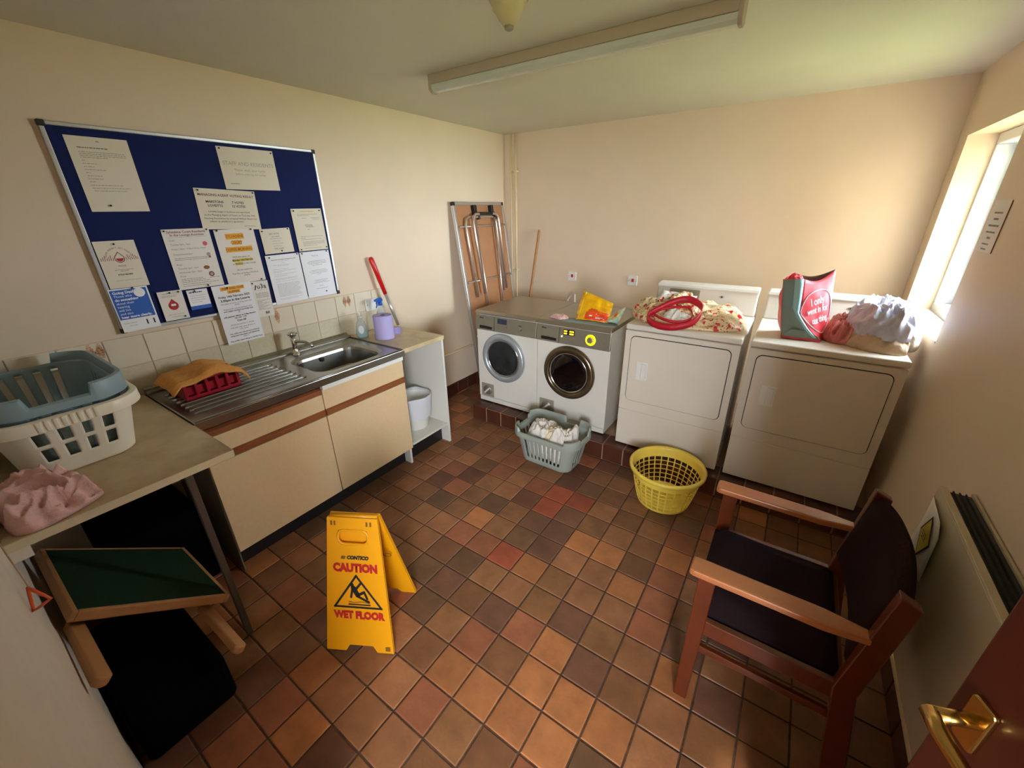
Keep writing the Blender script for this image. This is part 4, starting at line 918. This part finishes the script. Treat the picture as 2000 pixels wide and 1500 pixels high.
bl, br, tl, tr = (1.372, -1.075, ZM+.004), (1.628, -1.062, ZM+.004), (1.382, -.965, 1.185), (1.628, -.985, 1.118)
F, nn = sack(s, 'pouch', bl, br, tl, tr, .05, 'bag_yellow', seed=3)
def on_face(F, nn, quads, m, nm, root, d=.002):
    n = len(F)-1; g = G()
    def at(a, b):
        x, y = a*n, b*n; j, i = min(int(x), n-1), min(int(y), n-1); fx, fy = x-j, y-i
        return (F[i][j]*(1-fx)+F[i][j+1]*fx)*(1-fy)+(F[i+1][j]*(1-fx)+F[i+1][j+1]*fx)*fy
    for A in quads: g.face([at(a, b)+nn*d for a, b in A])
    part(nm, g, m, root); return at
q = []
for i in range(12):
    for j in range(10):
        a, b = .30+i*.055, .03+j*.05; top = .50 if 2 <= i <= 5 else (.44 if i < 8 else .47)
        if i < 2 and b < .2: pass
        if b+.05 <= top and not (i == 0 and b > .3): q.append([(a, b), (a+.055, b), (a+.055, b+.05), (a, b+.05)])
at = on_face(F, nn, q, 'bag_red', 'red_print', s)
part('zip_seam', G().tube([at(.10, .05)+nn*.003, at(.09, .5)+nn*.003, at(.10, .99)+nn*.003], .003, 6), 'ink_yellow', s)
on_face(F, nn, [[(.42, .16), (.52, .16), (.52, .21), (.42, .21)], [(.62, .10), (.88, .10), (.88, .13), (.62, .13)], [(.62, .15), (.84, .15), (.84, .17), (.62, .17)]], 'ink_white', 'white_print', s, .0035)
s = thing('refill_pouch', 'pale teal and orange refill pouch lying by the yellow bag', 'pouch', (1.66, -.99, ZM))
F, nn = sack(s, 'pouch', (1.600, -1.085, ZM+.003), (1.692, -1.035, ZM+.003), (1.640, -.96, 1.050), (1.702, -.93, 1.085), .045, 'pack_teal', seed=8)
on_face(F, nn, [[(.30, .25), (.60, .30), (.68, .62), (.45, .78), (.25, .6)]], 'ink_orange', 'orange_print', s); on_face(F, nn, [[(.38, .36), (.54, .40), (.58, .60), (.45, .66), (.36, .55)]], 'bag_red', 'red_print', s, .0035)
solo('flat_pack', heap([(1.30, -1.155), (1.66, -1.145), (1.70, -1.06), (1.60, -1.0), (1.33, -1.03), (1.27, -1.09)], (1.48, -1.08), ZM, .010, 12, rings=14, n=80, fold=.2, prof=.3, wr=.002), 'tote_grey', 'flat grey-green packet lying under the yellow bag', 'packet', (1.48, -1.08, ZM), smooth=True)
solo('pink_rag', heap([(1.175, -1.05), (1.23, -1.02), (1.30, -1.06), (1.33, -1.10), (1.28, -1.14), (1.22, -1.12), (1.17, -1.10)], (1.24, -1.08), ZM, .032, 21, rings=20, n=90, fold=.5, freq=16, prof=.5, wr=.010), 'cloth_pink', 'small crumpled pink rag on the second washing machine', 'cloth', (1.24, -1.08, ZM), smooth=True)
# floral tote bag lying on the first dryer
s = thing('floral_tote', 'cream floral tote bag with red handles lying on the dryer', 'tote bag', (2.14, -.95, ZD))
ol = [(1.745, -.90), (1.80, -.78), (1.90, -.67), (2.05, -.66), (2.22, -.68), (2.38, -.66), (2.44, -.74), (2.49, -.93), (2.47, -1.04), (2.36, -1.13), (2.20, -1.17), (2.04, -1.19), (1.90, -1.13), (1.80, -1.03)]
def tb(x, y): return (1.5 if x < 2.12 and y > -.95 else .95)+.35*math.exp(-((x-2.42)/.1)**2)
part('bag', heap(ol, (2.12, -.92), ZD, .115, 31, rings=44, n=200, fold=.5, freq=6, prof=.42, bulge=tb, wr=.026), 'floral_cream', s, smooth=True)
g = G(); P = []
for i in range(9):
    P.append([])
    for j in range(11):
        a, b = i/8, j/10; P[-1].append((1.885+a*.23+b*.03, -.99+b*.21, ZD+.075+.085*b-.02*a+noise.noise(Vector((a*4, b*4, 2)))*.022))
part('open_flap', g.grid(P), 'floral_white', s, smooth=True, solid=.003)
def strap(pts, wd, m, root, nm='handle'):
    pts = [Vector(p) for p in pts]; k = 40; L, R = [], []
    def cr(t):
        n = len(pts); x = t*n; i = int(x) % n; f = x-int(x); p0, p1, p2, p3 = pts[i-1], pts[i], pts[(i+1) % n], pts[(i+2) % n]
        return .5*((2*p1)+(-p0+p2)*f+(2*p0-5*p1+4*p2-p3)*f*f+(-p0+3*p1-3*p2+p3)*f**3)
    g = G(); rows = []
    for q in range(k):
        p = cr(q/k); rows.append([p+Vector((0, 0, -wd/2)), p+Vector((0, -.006, 0)), p+Vector((0, 0, wd/2))])
    rows.append(rows[0]); part(nm, g.grid(rows), m, root, smooth=True, solid=.004)
strap([(1.93, -1.15, ZD+.055), (2.00, -1.215, ZD+.018), (2.12, -1.225, ZD+.02), (2.22, -1.19, ZD+.06), (2.24, -1.10, ZD+.125), (2.16, -1.06, ZD+.165), (2.06, -1.08, ZD+.145)], .044, 'handle_red', s)
strap([(1.96, -1.13, ZD+.075), (2.04, -1.20, ZD+.055), (2.14, -1.205, ZD+.05), (2.20, -1.17, ZD+.08), (2.16, -1.10, ZD+.12), (2.05, -1.09, ZD+.11)], .016, 'handle_red', s)
solo('white_wrapper', heap([(2.02, -1.17), (2.10, -1.185), (2.17, -1.16), (2.19, -1.10), (2.12, -1.06), (2.04, -1.08)], (2.11, -1.12), ZD+.03, .075, 40, rings=16, n=80, fold=.5, freq=16, wr=.014), 'cloth_white', 'crumpled white wrapper inside the red tote handle', 'wrapper', (2.11, -1.12, ZD+.03), smooth=True)
# red shopping bag
s = thing('red_shopping_bag', 'upright red and grey reusable shopping bag with white slogan on the dryer', 'shopping bag', (2.78, -.93, ZD))
z0 = ZD+.002
A, B, C_, D = Vector((2.680, -1.066, z0)), Vector((2.866, -1.062, z0)), Vector((2.890, -.90, z0)), Vector((2.70, -.87, z0))
EL = [A, Vector((2.665, -1.062, 1.13)), Vector((2.648, -1.058, 1.224)), Vector((2.622, -1.05, 1.376))]                 # room-side left edge
EM = [B, Vector((2.800, -1.066, 1.115)), Vector((2.735, -1.072, 1.198)), Vector((2.730, -1.066, 1.276)), Vector((2.718, -1.056, 1.386))]  # edge between gusset and slogan face
ER = [C_, Vector((2.892, -.95, 1.11)), Vector((2.884, -.95, 1.17)), Vector((2.866, -.95, 1.30)), Vector((2.850, -.95, 1.435))]
EK = [D, Vector((2.655, -.93, 1.10)), Vector((2.638, -.94, 1.16)), Vector((2.628, -.92, 1.30)), Vector((2.665, -.88, 1.395))]
def along(E_, t):
    zz = [e.z for e in E_]; z = zz[0]+(zz[-1]-zz[0])*t
    for p, q in zip(E_, E_[1:]):
        if z <= q.z+1e-9: f = (z-p.z)/max(1e-9, q.z-p.z); return p+(q-p)*f
    return E_[-1].copy()
def cloth_face(E1, E2, bul, m, nm, n=16, seed=2, sag=0, amp=.010):
    R_ = []
    for i in range(n+1):
        t = i/n; p, q = along(E1, t), along(E2, t); nn = (q-p).cross(Vector((0, 0, 1))).normalized(); row = []
        for j in range(n+1):
            u_ = j/n; w_ = noise.noise(Vector((u_*3+seed, t*4, seed)))*amp*math.sin(PI*u_)*(.2+.8*math.sin(PI*min(1, t*1.1)))
            row.append(p+(q-p)*u_+nn*(bul*math.sin(PI*u_)*math.sin(PI*(.05+.9*t))+w_)-Vector((0, 0, sag*math.sin(PI*u_)*t*t)))
        R_.append(row)
    part(nm, G().grid(R_), m, s, smooth=True, solid=.002); return R_
cloth_face(EL, EM, -.012, 'tote_grey', 'side_gusset', seed=5)
RF = cloth_face(EM, ER, .010, 'tote_red', 'front_face', seed=9, sag=.035)
cloth_face(EK, EL, .010, 'tote_red', 'back_face', seed=6)
cloth_face(ER, EK, -.015, 'tote_dark', 'side_gusset', seed=11, sag=.03)
part('base', G().face([A, B, C_, D]), 'tote_red', s, solid=.002)
P = []
for i in range(13):
    t = .06+.94*i/12; e = along(EM, t); l = along(EL, t); wdt_ = .42 if t > .5 else .10+.32*max(0, (t-.06)/.44)*.6
    P.append([e+Vector((0, -.005, 0)), e+(l-e)*wdt_*.5+Vector((0, -.010, 0)), e+(l-e)*wdt_+Vector((0, -.004, 0))])
part('gusset_fold', G().grid(P), 'tote_blue', s, smooth=True, solid=.002)
part('base_flap', G().grid([[A+(B-A)*f+Vector((0, -.004, .012)) for f in (0, .33, .66, 1)], [A+(B-A)*(.2+f*.5)+Vector((0, -.006, .055)) for f in (0, .33, .66, 1)]]), 'tote_grey', s, solid=.002)
part('red_hem', G().prism([(0, 0), (1, 0), (1, .011), (0, .011)], A+Vector((0, -.003, 0)), B-A, (0, 0, 1), (0, -.004, 0)), 'tote_red', s)
part('crumpled_handle', heap([(2.640, -1.035), (2.70, -1.04), (2.715, -.98), (2.70, -.90), (2.66, -.89), (2.645, -.96)], (2.68, -.97), 1.345, .06, 17, rings=16, n=80, fold=.5, freq=16, wr=.014), 'tote_red', s, smooth=True)
def rf(a, b):
    n = 16; x, y = min(a, .999)*n, min(b, .999)*n; j, i = int(x), int(y); fx, fy = x-j, y-i
    return (RF[i][j]*(1-fx)+RF[i][j+1]*fx)*(1-fy)+(RF[i+1][j]*(1-fx)+RF[i+1][j+1]*fx)*fy
def rn(a, b): return (rf(min(a+.1, .95), b)-rf(max(a-.1, .05), b)).cross(rf(a, min(b+.1, .95))-rf(a, max(b-.1, .05))).normalized()
def slogan(tx, size, a, b, sx): 
    ud = (rf(.85, b+.03)-rf(.15, b-.03)).normalized(); nn = rn(a, b); vv_ = nn.cross(ud).normalized()
    text(s, tx, size, rf(a, b)+nn*.010, ud, vv_, 'ink_white', bold=.0010, sx=sx, shear=.1)
slogan('I only', .060, .46, .645, .58); slogan('went in for', .052, .50, .49, .50); slogan('one thing...', .052, .56, .335, .46)
ringpts = [(.5+.46*math.cos(t*PI/24), .47+.36*math.sin(t*PI/24)) for t in range(48)]
part('print_outline', G().tube([rf(a, b)+rn(a, b)*.002 for a, b in ringpts], .0026, 6, closed=True), 'ink_white', s)
part('underline', G().tube([rf(.28, .262)+rn(.3, .26)*.006, rf(.46, .275)+rn(.4, .27)*.006], .003, 6), 'ink_white', s)
# laundry pile on the second dryer: separate sheets
solo('folded_sheet', heap([(2.93, -.98), (3.06, -1.12), (3.20, -1.13), (3.235, -1.03), (3.25, -.80), (3.20, -.62), (3.02, -.62), (2.93, -.75)], (3.09, -.88), ZD, .09, 51, fold=.3, freq=8, prof=.16, wr=.028, ang=.1), 'cloth_beige', 'crumpled beige sheet at the bottom of the laundry pile', 'sheet', (3.09, -.88, ZD), smooth=True)
solo('pink_sheet', heap([(2.872, -.98), (2.93, -1.05), (3.02, -1.04), (3.06, -.93), (3.05, -.78), (2.98, -.64), (2.91, -.66), (2.89, -.82)], (2.97, -.86), ZD+.002, .115, 61, fold=.6, freq=8, prof=.4, wr=.036), 'cloth_rose', 'crumpled pink sheet spilling beside the red shopping bag', 'sheet', (2.97, -.86, ZD), smooth=True)
solo('white_sheet', heap([(2.98, -1.00), (3.08, -1.10), (3.19, -1.10), (3.245, -1.0), (3.265, -.82), (3.22, -.66), (3.08, -.62), (2.99, -.74)], (3.12, -.87), ZD+.06, .165, 71, rings=56, n=280, fold=.45, freq=6, prof=.2, wr=.034, ang=.35, bulge=lambda x, y: 1.08-.9*max(0, x-3.17)-.5*max(0, 3.05-x)), 'cloth_lilac', 'crumpled pale lilac sheet on top of the laundry pile', 'sheet', (3.12, -.87, ZD+.055), smooth=True)
solo('grey_sheet', heap([(3.15, -1.03), (3.24, -1.05), (3.285, -.96), (3.29, -.85), (3.23, -.83), (3.17, -.9)], (3.23, -.94), ZD+.002, .12, 81, rings=24, n=110, fold=.3, freq=10, prof=.25, wr=.018), 'cloth_white', 'pale grey cloth bulging from the window side of the pile', 'cloth', (3.23, -.94, ZD), smooth=True)
# ================================================================== FLOOR BASKETS
fb = thing('laundry_basket', 'blue-grey plastic laundry basket of washing on the floor by the plinth', 'basket', (1.42, -1.51, 0), 'laundry baskets')
def bslots(x, y, k, t):
    if abs(y) > .11 and abs(x) < .17:
        j = (x+.17)/.0378; f = j-int(j); return .28 < f < .72 and .16 < t < .80
    if abs(x) > .15 and abs(y) < .10:
        j = (y+.10)/.05; f = j-int(j); return .28 < f < .72 and .16 < t < .78
    return False
def brim(x, y):
    if y > .08: return -.004 if .02 < x < .14 else .05
    if abs(x) > .2 and abs(y) < .06: return -.006
    if abs(x) > .18: return .028
    return .0
basket(fb, (1.425, -1.485), .001, .50, .32, .25, .80, .09, 'basket_blue', .035, bslots, rows=24, nP=240, rim_w=.016, rimtop=brim, rot=-.02)
solo('white_washing', heap([(1.25, -1.50), (1.28, -1.60), (1.40, -1.615), (1.46, -1.60), (1.47, -1.50), (1.44, -1.40), (1.34, -1.385), (1.26, -1.41)], (1.36, -1.5), .07, .265, 91, fold=.35, freq=8, prof=.2, wr=.034), 'cloth_white', 'white washing heaped in the blue-grey floor basket, left side', 'laundry', (1.36, -1.5, .03), smooth=True)
solo('cream_washing', heap([(1.40, -1.53), (1.42, -1.60), (1.49, -1.60), (1.51, -1.52), (1.48, -1.46), (1.42, -1.47)], (1.455, -1.53), .12, .20, 93, rings=24, n=100, fold=.25, freq=10, prof=.25, wr=.016), 'cloth_cream', 'cream coloured washing between the white heaps in the floor basket', 'laundry', (1.455, -1.53, .1), smooth=True)
solo('white_washing', heap([(1.45, -1.52), (1.47, -1.61), (1.58, -1.615), (1.63, -1.56), (1.63, -1.46), (1.57, -1.40), (1.49, -1.41)], (1.545, -1.51), .07, .28, 97, fold=.35, freq=9, prof=.22, wr=.034), 'cloth_white', 'white washing heaped in the blue-grey floor basket, right side', 'laundry', (1.545, -1.51, .03), smooth=True)
yb_ = thing('round_basket', 'round yellow lattice laundry basket on the floor by the dryers', 'basket', (2.26, -1.5, 0))
c = (2.258, -1.500)
def lat():
    g = G(); bm = g.bm; nC, cols = 29, []; hts = [0.022, .05]; rowsz = [.012]
    zs = [.004]; z = .018
    for k in range(7): zs += [z, z+.005]; z += .0295
    zs += [.222]
    def rad(z): t = z/.25; return .155+.058*t**.8
    ang = []
    for k in range(nC): ang += [2*PI*k/nC, 2*PI*(k+.17)/nC]
    R_ = [[bm.verts.new((c[0]+rad(z)*math.cos(a), c[1]+rad(z)*math.sin(a), z)) for a in ang] for z in zs]
    for i in range(len(zs)-1):
        for k in range(len(ang)):
            hole = (k % 2 == 1) and (i % 2 == 0) and 0 < i < len(zs)-2
            if i == 0: hole = False
            if not hole: bm.faces.new((R_[i][k], R_[i][(k+1) % len(ang)], R_[i+1][(k+1) % len(ang)], R_[i+1][k]))
    ctr = bm.verts.new((c[0], c[1], .004))
    for k in range(len(ang)): bm.faces.new((R_[0][k], R_[0][(k+1) % len(ang)], ctr))
    return g
part('lattice', lat(), 'basket_yellow', yb_, smooth=False, solid=.0028)
part('rim', G().lathe([(.206, .218), (.208, .246), (.214, .262), (.226, .264), (.231, .256), (.230, .240), (.222, .238), (.218, .250), (.212, .240), (.211, .218)], (c[0], c[1], 0), 64, cap=False), 'basket_yellow', yb_, smooth=True)
# ================================================================== WET FLOOR SIGN
sg = thing('wet_floor_sign', 'yellow folding caution wet floor sign standing on the tiles', 'sign', (1.376, -3.102, 0))
wu = Vector((.875, .484, 0)).normalized(); wnrm = Vector((-.484, .875, 0)).normalized()
fc = Vector((1.447, -3.231, .001)); bc = fc+wnrm*.295; apex = (fc+bc)/2+Vector((0, 0, .605))
def signpanel(bc0, top, out):
    vv = (top-bc0); hgt = vv.length; vv.normalize(); th = out*.014
    wb, wt = .150, .106
    o = [(-wb, 0), (-.062, 0), (-.045, .03), (.06, .03), (.078, 0), (wb, 0), (wt, hgt), (-wt, hgt)]
    # panel built around the grip hole: left, right, below, above strips
    def wx(t): return wb+(wt-wb)*t/hgt
    h0, h1, hw = hgt-.115, hgt-.055, .062
    g = G()
    g.prism([(-wb, 0), (-.062, 0), (-.045, .03), (.06, .03), (.078, 0), (wb, 0), (wx(h0), h0), (-wx(h0), h0)], bc0, wu, vv, th)
    g.prism([(-wx(h0), h0), (-hw, h0), (-hw, h1), (-wx(h1), h1)], bc0, wu, vv, th); g.prism([(hw, h0), (wx(h0), h0), (wx(h1), h1), (hw, h1)], bc0, wu, vv, th)
    g.prism([(-wx(h1), h1), (wx(h1), h1), (wt, hgt), (-wt, hgt)], bc0, wu, vv, th)
    bmesh.ops.remove_doubles(g.bm, verts=g.bm.verts, dist=.0001)
    return g, vv, hgt
outf = -(wnrm*math.cos(.24)) + Vector((0, 0, -math.sin(.24)*0)); 
g, vv, hgt = signpanel(fc, apex-wnrm*.004, -wnrm*.0+wu.cross((apex-fc).normalized())*1.0)
part('front_panel', g, 'sign_yellow', sg)
nf = wu.cross(vv).normalized()
if nf.dot(Vector((2.667-1.4, -3.82+3.1, 1.75))) < 0: nf = -nf
def sp_(a, b, d=.0155): return fc+wu*a+vv*b+nf*d
g, vb, _h = signpanel(bc, apex+wnrm*.004, wu.cross((apex-bc).normalized())*-1.0)
part('back_panel', g, 'sign_yellow', sg)
nbk = -wu.cross(vb).normalized()
part('hinge', G().cyl(apex-wu*.10+Vector((0, 0, -.002)), apex+wu*.10+Vector((0, 0, -.002)), .009, n=12), 'sign_yellow', sg, smooth=True)
def stroke_frame(pts, wd, d=.0153, close=True):
    g = G(); n = len(pts); rng = range(n if close else n-1)
    for k in rng:
        p, q = Vector(pts[k]), Vector(pts[(k+1) % n]); t = (q-p).normalized(); m_ = Vector((-t.y, t.x)); p2, q2 = p-t*wd*.5, q+t*wd*.5
        g.face([sp_(*(p2+m_*wd/2), d), sp_(*(q2+m_*wd/2), d), sp_(*(q2-m_*wd/2), d), sp_(*(p2-m_*wd/2), d)])
    return g
for dz, hw in ((0, .064),): pass
part('grip_rim', G().tube([sp_(a, b, .013) for a, b in [(x, y+hgt-.085) for x, y in rrect(.128, .062, .026, 5)]], .006, 8, closed=True), 'sign_yellow', sg, smooth=True)
part('grip_back', G().prism([(-.064, hgt-.118), (.064, hgt-.118), (.064, hgt-.052), (-.064, hgt-.052)], fc, wu, vv, -nf*.001), 'sign_yellow', sg)
text(sg, 'CONTICO', .022, sp_(.014, .445), wu, vv, 'sign_black', bold=.0015, shear=.25, sx=.9); part('logo_block', G().face([sp_(-.058, .438), sp_(-.040, .438), sp_(-.036, .452), sp_(-.054, .452)]), 'sign_brown', sg)
text(sg, 'CAUTION', .050, sp_(.002, .397), wu, vv, 'sign_red', bold=.0034, sx=.84); text(sg, 'WET FLOOR', .046, sp_(.006, .176), wu, vv, 'sign_red', bold=.0032, sx=.84)
part('warning_triangle', stroke_frame([(-.098, .215), (.106, .215), (.003, .362)], .009), 'sign_black', sg)
fig = G()
def limb(a, b, w_): 
    p, q = Vector(a), Vector(b); t = (q-p).normalized(); m_ = Vector((-t.y, t.x))*w_/2
    pts = [p+m_*math.cos(x)-t*w_/2*math.sin(x) for x in [k*PI/6 for k in range(7)]]+[q-m_*math.cos(x)+t*w_/2*math.sin(x) for x in [k*PI/6 for k in range(7)]]
    fig.face([sp_(z.x, z.y, .0153) for z in pts])
fig.face([sp_(-.018+.009*math.cos(k*PI/8), .320+.009*math.sin(k*PI/8), .0153) for k in range(16)])
limb((-.012, .306), (.006, .272), .022); limb((-.016, .303), (-.024, .262), .010); limb((.0, .302), (.022, .330), .010); limb((.006, .272), (.034, .288), .012); limb((.034, .288), (.046, .258), .010); limb((.004, .268), (.052, .243), .011)
part('falling_figure', fig, 'sign_black', sg)
part('floor_lines', stroke_frame([(-.035, .228), (.056, .228)], .006, close=False), 'sign_black', sg); part('floor_lines', stroke_frame([(-.035, .241), (-.01, .237), (.02, .242), (.056, .237)], .003, close=False), 'sign_brown', sg)
for a in (-.088, -.074, .062, .078): part('hinge_slot', G().face([sp_(a-.004, hgt-.034), sp_(a+.004, hgt-.034), sp_(a+.004, hgt-.014), sp_(a-.004, hgt-.014)]), 'sign_brown', sg)
part('moulded_stamp', G().face([sp_(.115, .012), (sp_(.136, .012)), sp_(.136, .032), sp_(.115, .032)]), 'sign_brown', sg)
bi = wu; text(sg, 'CAUTION', .04, bc+vb*.36-nbk*.0+wnrm*-.018+wu*.02, -wu*1, vb, 'sign_brown', bold=.0008)
# ================================================================== ARMCHAIR BY THE HEATER
ac = thing('armchair', 'red-stained wooden armchair with dark purple seat by the heater', 'armchair', (2.86, -2.39, 0))
ya, yb2 = -2.135, -2.645
for y in (ya, yb2):
    part('front_leg', G().prism([(2.618, 0), (2.664, 0), (2.668, .63), (2.614, .63)], (0, y-.016, 0), (1, 0, 0), (0, 0, 1), (0, .032, 0)), 'chair_wood', ac, bevel=.004)
    part('rear_leg', G().prism([(3.085, 0), (3.150, 0), (3.083, .42), (3.118, .805), (3.068, .83), (3.022, .42)], (0, y-.016, 0), (1, 0, 0), (0, 0, 1), (0, .032, 0)), 'chair_wood', ac, bevel=.004)
    sgn = 1 if y == ya else -1
    part('arm', G().prism([(2.585, -.03), (2.60, -.036), (2.95, -.034), (3.06, -.016), (3.06, .018), (2.95, .034), (2.60, .036), (2.585, .03)], (0, y, .631), (1, 0, 0), (0, 1, 0), (0, 0, .026)), 'chair_arm_wood', ac, bevel=.006)
    part('seat_rail', G().box(2.665, 3.03, y-.012, y+.012, .370, .435), 'chair_wood', ac, bevel=.003)
    part('stretcher', G().box(2.660, 3.055, y-.009, y+.009, .275, .305), 'chair_wood', ac, bevel=.003)
part('front_rail', G().box(2.632, 2.652, yb2+.017, ya-.017, .37, .42), 'chair_wood', ac, bevel=.003)
part('back_rail', G().box(3.035, 3.055, yb2+.017, ya-.017, .37, .42), 'chair_wood', ac, bevel=.003)
g = G(); P = []
for i in range(15):
    row = []
    for j in range(13):
        a, b = i/14, j/12; x = 2.615+a*.425; y = yb2+.02+b*(ya-yb2-.04)
        e = min(a, 1-a, b, 1-b); rr = min(1, e/.09)
        row.append((x, y, .433+.048*math.sqrt(max(0, 1-(1-rr)**2))+.008*math.sin(PI*a)*math.sin(PI*b)-.02*a))
    P.append(row)
g.grid(P); g.box(2.617, 3.038, yb2+.022, ya-.022, .412, .4335)
part('seat', g, 'fabric_purple', ac, smooth=True)
def bk(m, d0, d1, nm):
    F_, B_ = [], []
    for i in range(13):
        f, b = [], []
        for j in range(17):
            t, u_ = i/12, j/16; y = yb2-.012+(ya-yb2+.024)*u_; zt = .80+.045*math.sin(PI*u_)**.8; zb = .50-.012*math.sin(PI*u_); z = zb+(zt-zb)*t
            xb = 3.04+.045*t+.03*math.sin(PI*u_); e = min(t, 1-t, u_, 1-u_); k = min(1, e/.10); k = math.sqrt(max(0, 1-(1-k)**2))
            f.append((xb-d0*k, y, z)); b.append((xb+d1*k, y, z))
        F_.append(f); B_.append(b)
    g = G(); g.grid(F_); g.grid(B_); bmesh.ops.remove_doubles(g.bm, verts=g.bm.verts, dist=.0005); part(nm, g, m, ac, smooth=True)
bk('fabric_maroon', .024, .022, 'backrest')
# ================================================================== UNDER THE CORNER WORKTOP
st = thing('tilted_stool', 'tilted wooden stool with dark green top under the corner worktop', 'stool', (.85, -3.68, .2))
p2, p3, p1 = Vector((1.020, -3.868, .615)), Vector((.990, -3.487, .285)), Vector((.545, -3.868, .615))
eu_, ev_ = (p1-p2).normalized(), (p3-p2).normalized(); ln, wdt = (p1-p2).length, (p3-p2).length; tn = ev_.cross(eu_); tn = tn if tn.z > 0 else -tn
part('top', G().prism([(0.012, .012), (ln-.012, .012), (ln-.012, wdt-.012), (.012, wdt-.012)], p2+tn*.0, eu_, ev_, -tn*.02), 'baize', st)
for a in ([(0, 0), (ln, 0), (ln, .016), (0, .016)], [(0, wdt-.016), (ln, wdt-.016), (ln, wdt), (0, wdt)], [(0, .016), (.016, .016), (.016, wdt-.016), (0, wdt-.016)], [(ln-.016, .016), (ln, .016), (ln, wdt-.016), (ln-.016, wdt-.016)]):
    part('edge_rail', G().prism(a, p2+tn*.001, eu_, ev_, -tn*.034), 'light_wood', st, bevel=.003)
for b in (.045, wdt-.05):
    q0 = p2+ev_*b-tn*.058+eu_*.05; q1 = q0-eu_*.30
    g = G().prism([(-.012, -.022), (.30, -.022), (.312, -.015), (.318, 0), (.312, .015), (.30, .022), (-.012, .022)], q0, -eu_, ev_, -tn*.030); g2 = g
    part('leg', g, 'light_wood', st, bevel=.008, seg=3)
part('cross_rail', G().prism([(.04, .03), (.075, .03), (.075, wdt-.03), (.04, wdt-.03)], p2-tn*.036, eu_, ev_, -tn*.02), 'light_wood', st)
s = solo('storage_box', G().prism(rrect(.60, .285, .03, 5), (.885, -3.752, .001), (1, 0, 0), (0, 1, 0), (0, 0, .20)), 'black_fabric', 'low black fabric box on the floor below the tilted stool', 'box', (.885, -3.752, 0), bevel=.012)
s = solo('storage_box', G().prism(rrect(.42, .36, .03, 5), (.27, -3.55, .001), (1, 0, 0), (0, 1, 0), (0, 0, .43)), 'black_fabric', 'tall black box at the wall behind the tilted stool', 'box', (.27, -3.55, 0), bevel=.012)
# ================================================================== HEATER, LEAFLET, PULL CORD
hr = thing('panel_heater', 'cream wall panel heater with dark top grille beside the armchair', 'heater', (3.27, -2.55, .33))
HY0, HY1, HZ0, HZ1 = -3.08, -2.09, .335, .875
part('front_panel', G().box(3.222, 3.232, HY0, HY1, HZ0, HZ1), 'heater_white', hr, bevel=.003)
part('casing', G().box(3.2325, 3.308, HY0+.004, HY1-.004, HZ0+.03, HZ1-.03), 'heater_white', hr, bevel=.003)
part('top_edge', G().box(3.222, 3.243, HY0, HY1, HZ1+.0005, HZ1+.006), 'heater_white', hr, bevel=.002)
part('grille', G().box(3.244, 3.300, HY0+.012, HY1-.012, HZ1-.029, HZ1-.004), 'black_plastic', hr)
for k in range(3): part('grille_slat', G().box(3.254+k*.015, 3.257+k*.015, HY0+.012, HY1-.012, HZ1-.004, HZ1+.003), 'black_gap', hr)
part('back_rail', G().box(3.301, 3.3085, HY0, HY1, HZ1-.029, HZ1+.004), 'heater_white', hr)
lf = thing('warning_leaflet', 'curling white leaflet with a yellow warning diamond hanging on the heater', 'leaflet', (3.21, -2.18, .60))
P = []
for i in range(9):
    row = []
    for j in range(7):
        a, b = i/8, j/6; yy = -2.115-b*.155; zz = .845-.225*a; row.append((3.2185-.035*(a**2)*(1-b)*.6-.045*(max(0, .25-a)*4*.25)*b-.004, yy-.02*a, zz))
    P.append(row)
part('sheet', G().grid(P), 'paper', lf, smooth=True, solid=.0008)
def lp(a, b): 
    i, j = min(int(a*8), 7), min(int(b*6), 5); fa, fb_ = a*8-i, b*6-j; v = [Vector(P[i][j]), Vector(P[i][j+1]), Vector(P[i+1][j+1]), Vector(P[i+1][j])]
    return (v[0]*(1-fb_)+v[1]*fb_)*(1-fa)+(v[3]*(1-fb_)+v[2]*fb_)*fa+Vector((-.0025, 0, 0))
def dia(ca, cb_, s1, s2, m, nm, dd=0):
    g = G(); n = 6; pts = []
    for k in range(4):
        p, q = [(-s1, 0), (0, s2), (s1, 0), (0, -s2)][k], [(-s1, 0), (0, s2), (s1, 0), (0, -s2)][(k+1) % 4]
        g.face([lp(ca, cb_)+Vector((-dd, 0, 0)), lp(ca+p[0], cb_+p[1])+Vector((-dd, 0, 0)), lp(ca+q[0], cb_+q[1])+Vector((-dd, 0, 0))])
    part(nm, g, m, lf)
dia(.48, .5, .36, .34, 'ink', 'diamond_border'); dia(.48, .5, .31, .29, 'ink_yellow', 'diamond', .001)
part('print_lines', bars([(-.02, .02, .0, .003), (-.025, .025, .01, .003), (-.02, .02, -.01, .003)], lp(.48, .5)+Vector((-.003, 0, 0)), (0, -1, 0), (0, 0, 1)), 'ink', lf)['kind'] = 'stuff'
pc = thing('pull_cord', 'orange triangle pull on a thin cord by the front wall', 'pull cord', (1.27, -3.895, .84))
tc = Vector((1.266, -3.893, .9))
part('cord', G().cyl((1.262, -3.898, .912), (1.262, -3.898, H-.001), .0012, n=8), 'string', pc)
ta = [Vector((1.262, -3.900, .912)), Vector((1.318, -3.876, .888)), Vector((1.262, -3.912, .842))]
cen = (ta[0]+ta[1]+ta[2])/3
part('triangle', G().tube([p for k in range(3) for p in (ta[k]*.97+cen*.03, ta[k]*.7+ta[(k+1) % 3]*.3, ta[k]*.3+ta[(k+1) % 3]*.7)], .0038, 8, closed=True), 'plastic_orange', pc, smooth=True)
flush_text()
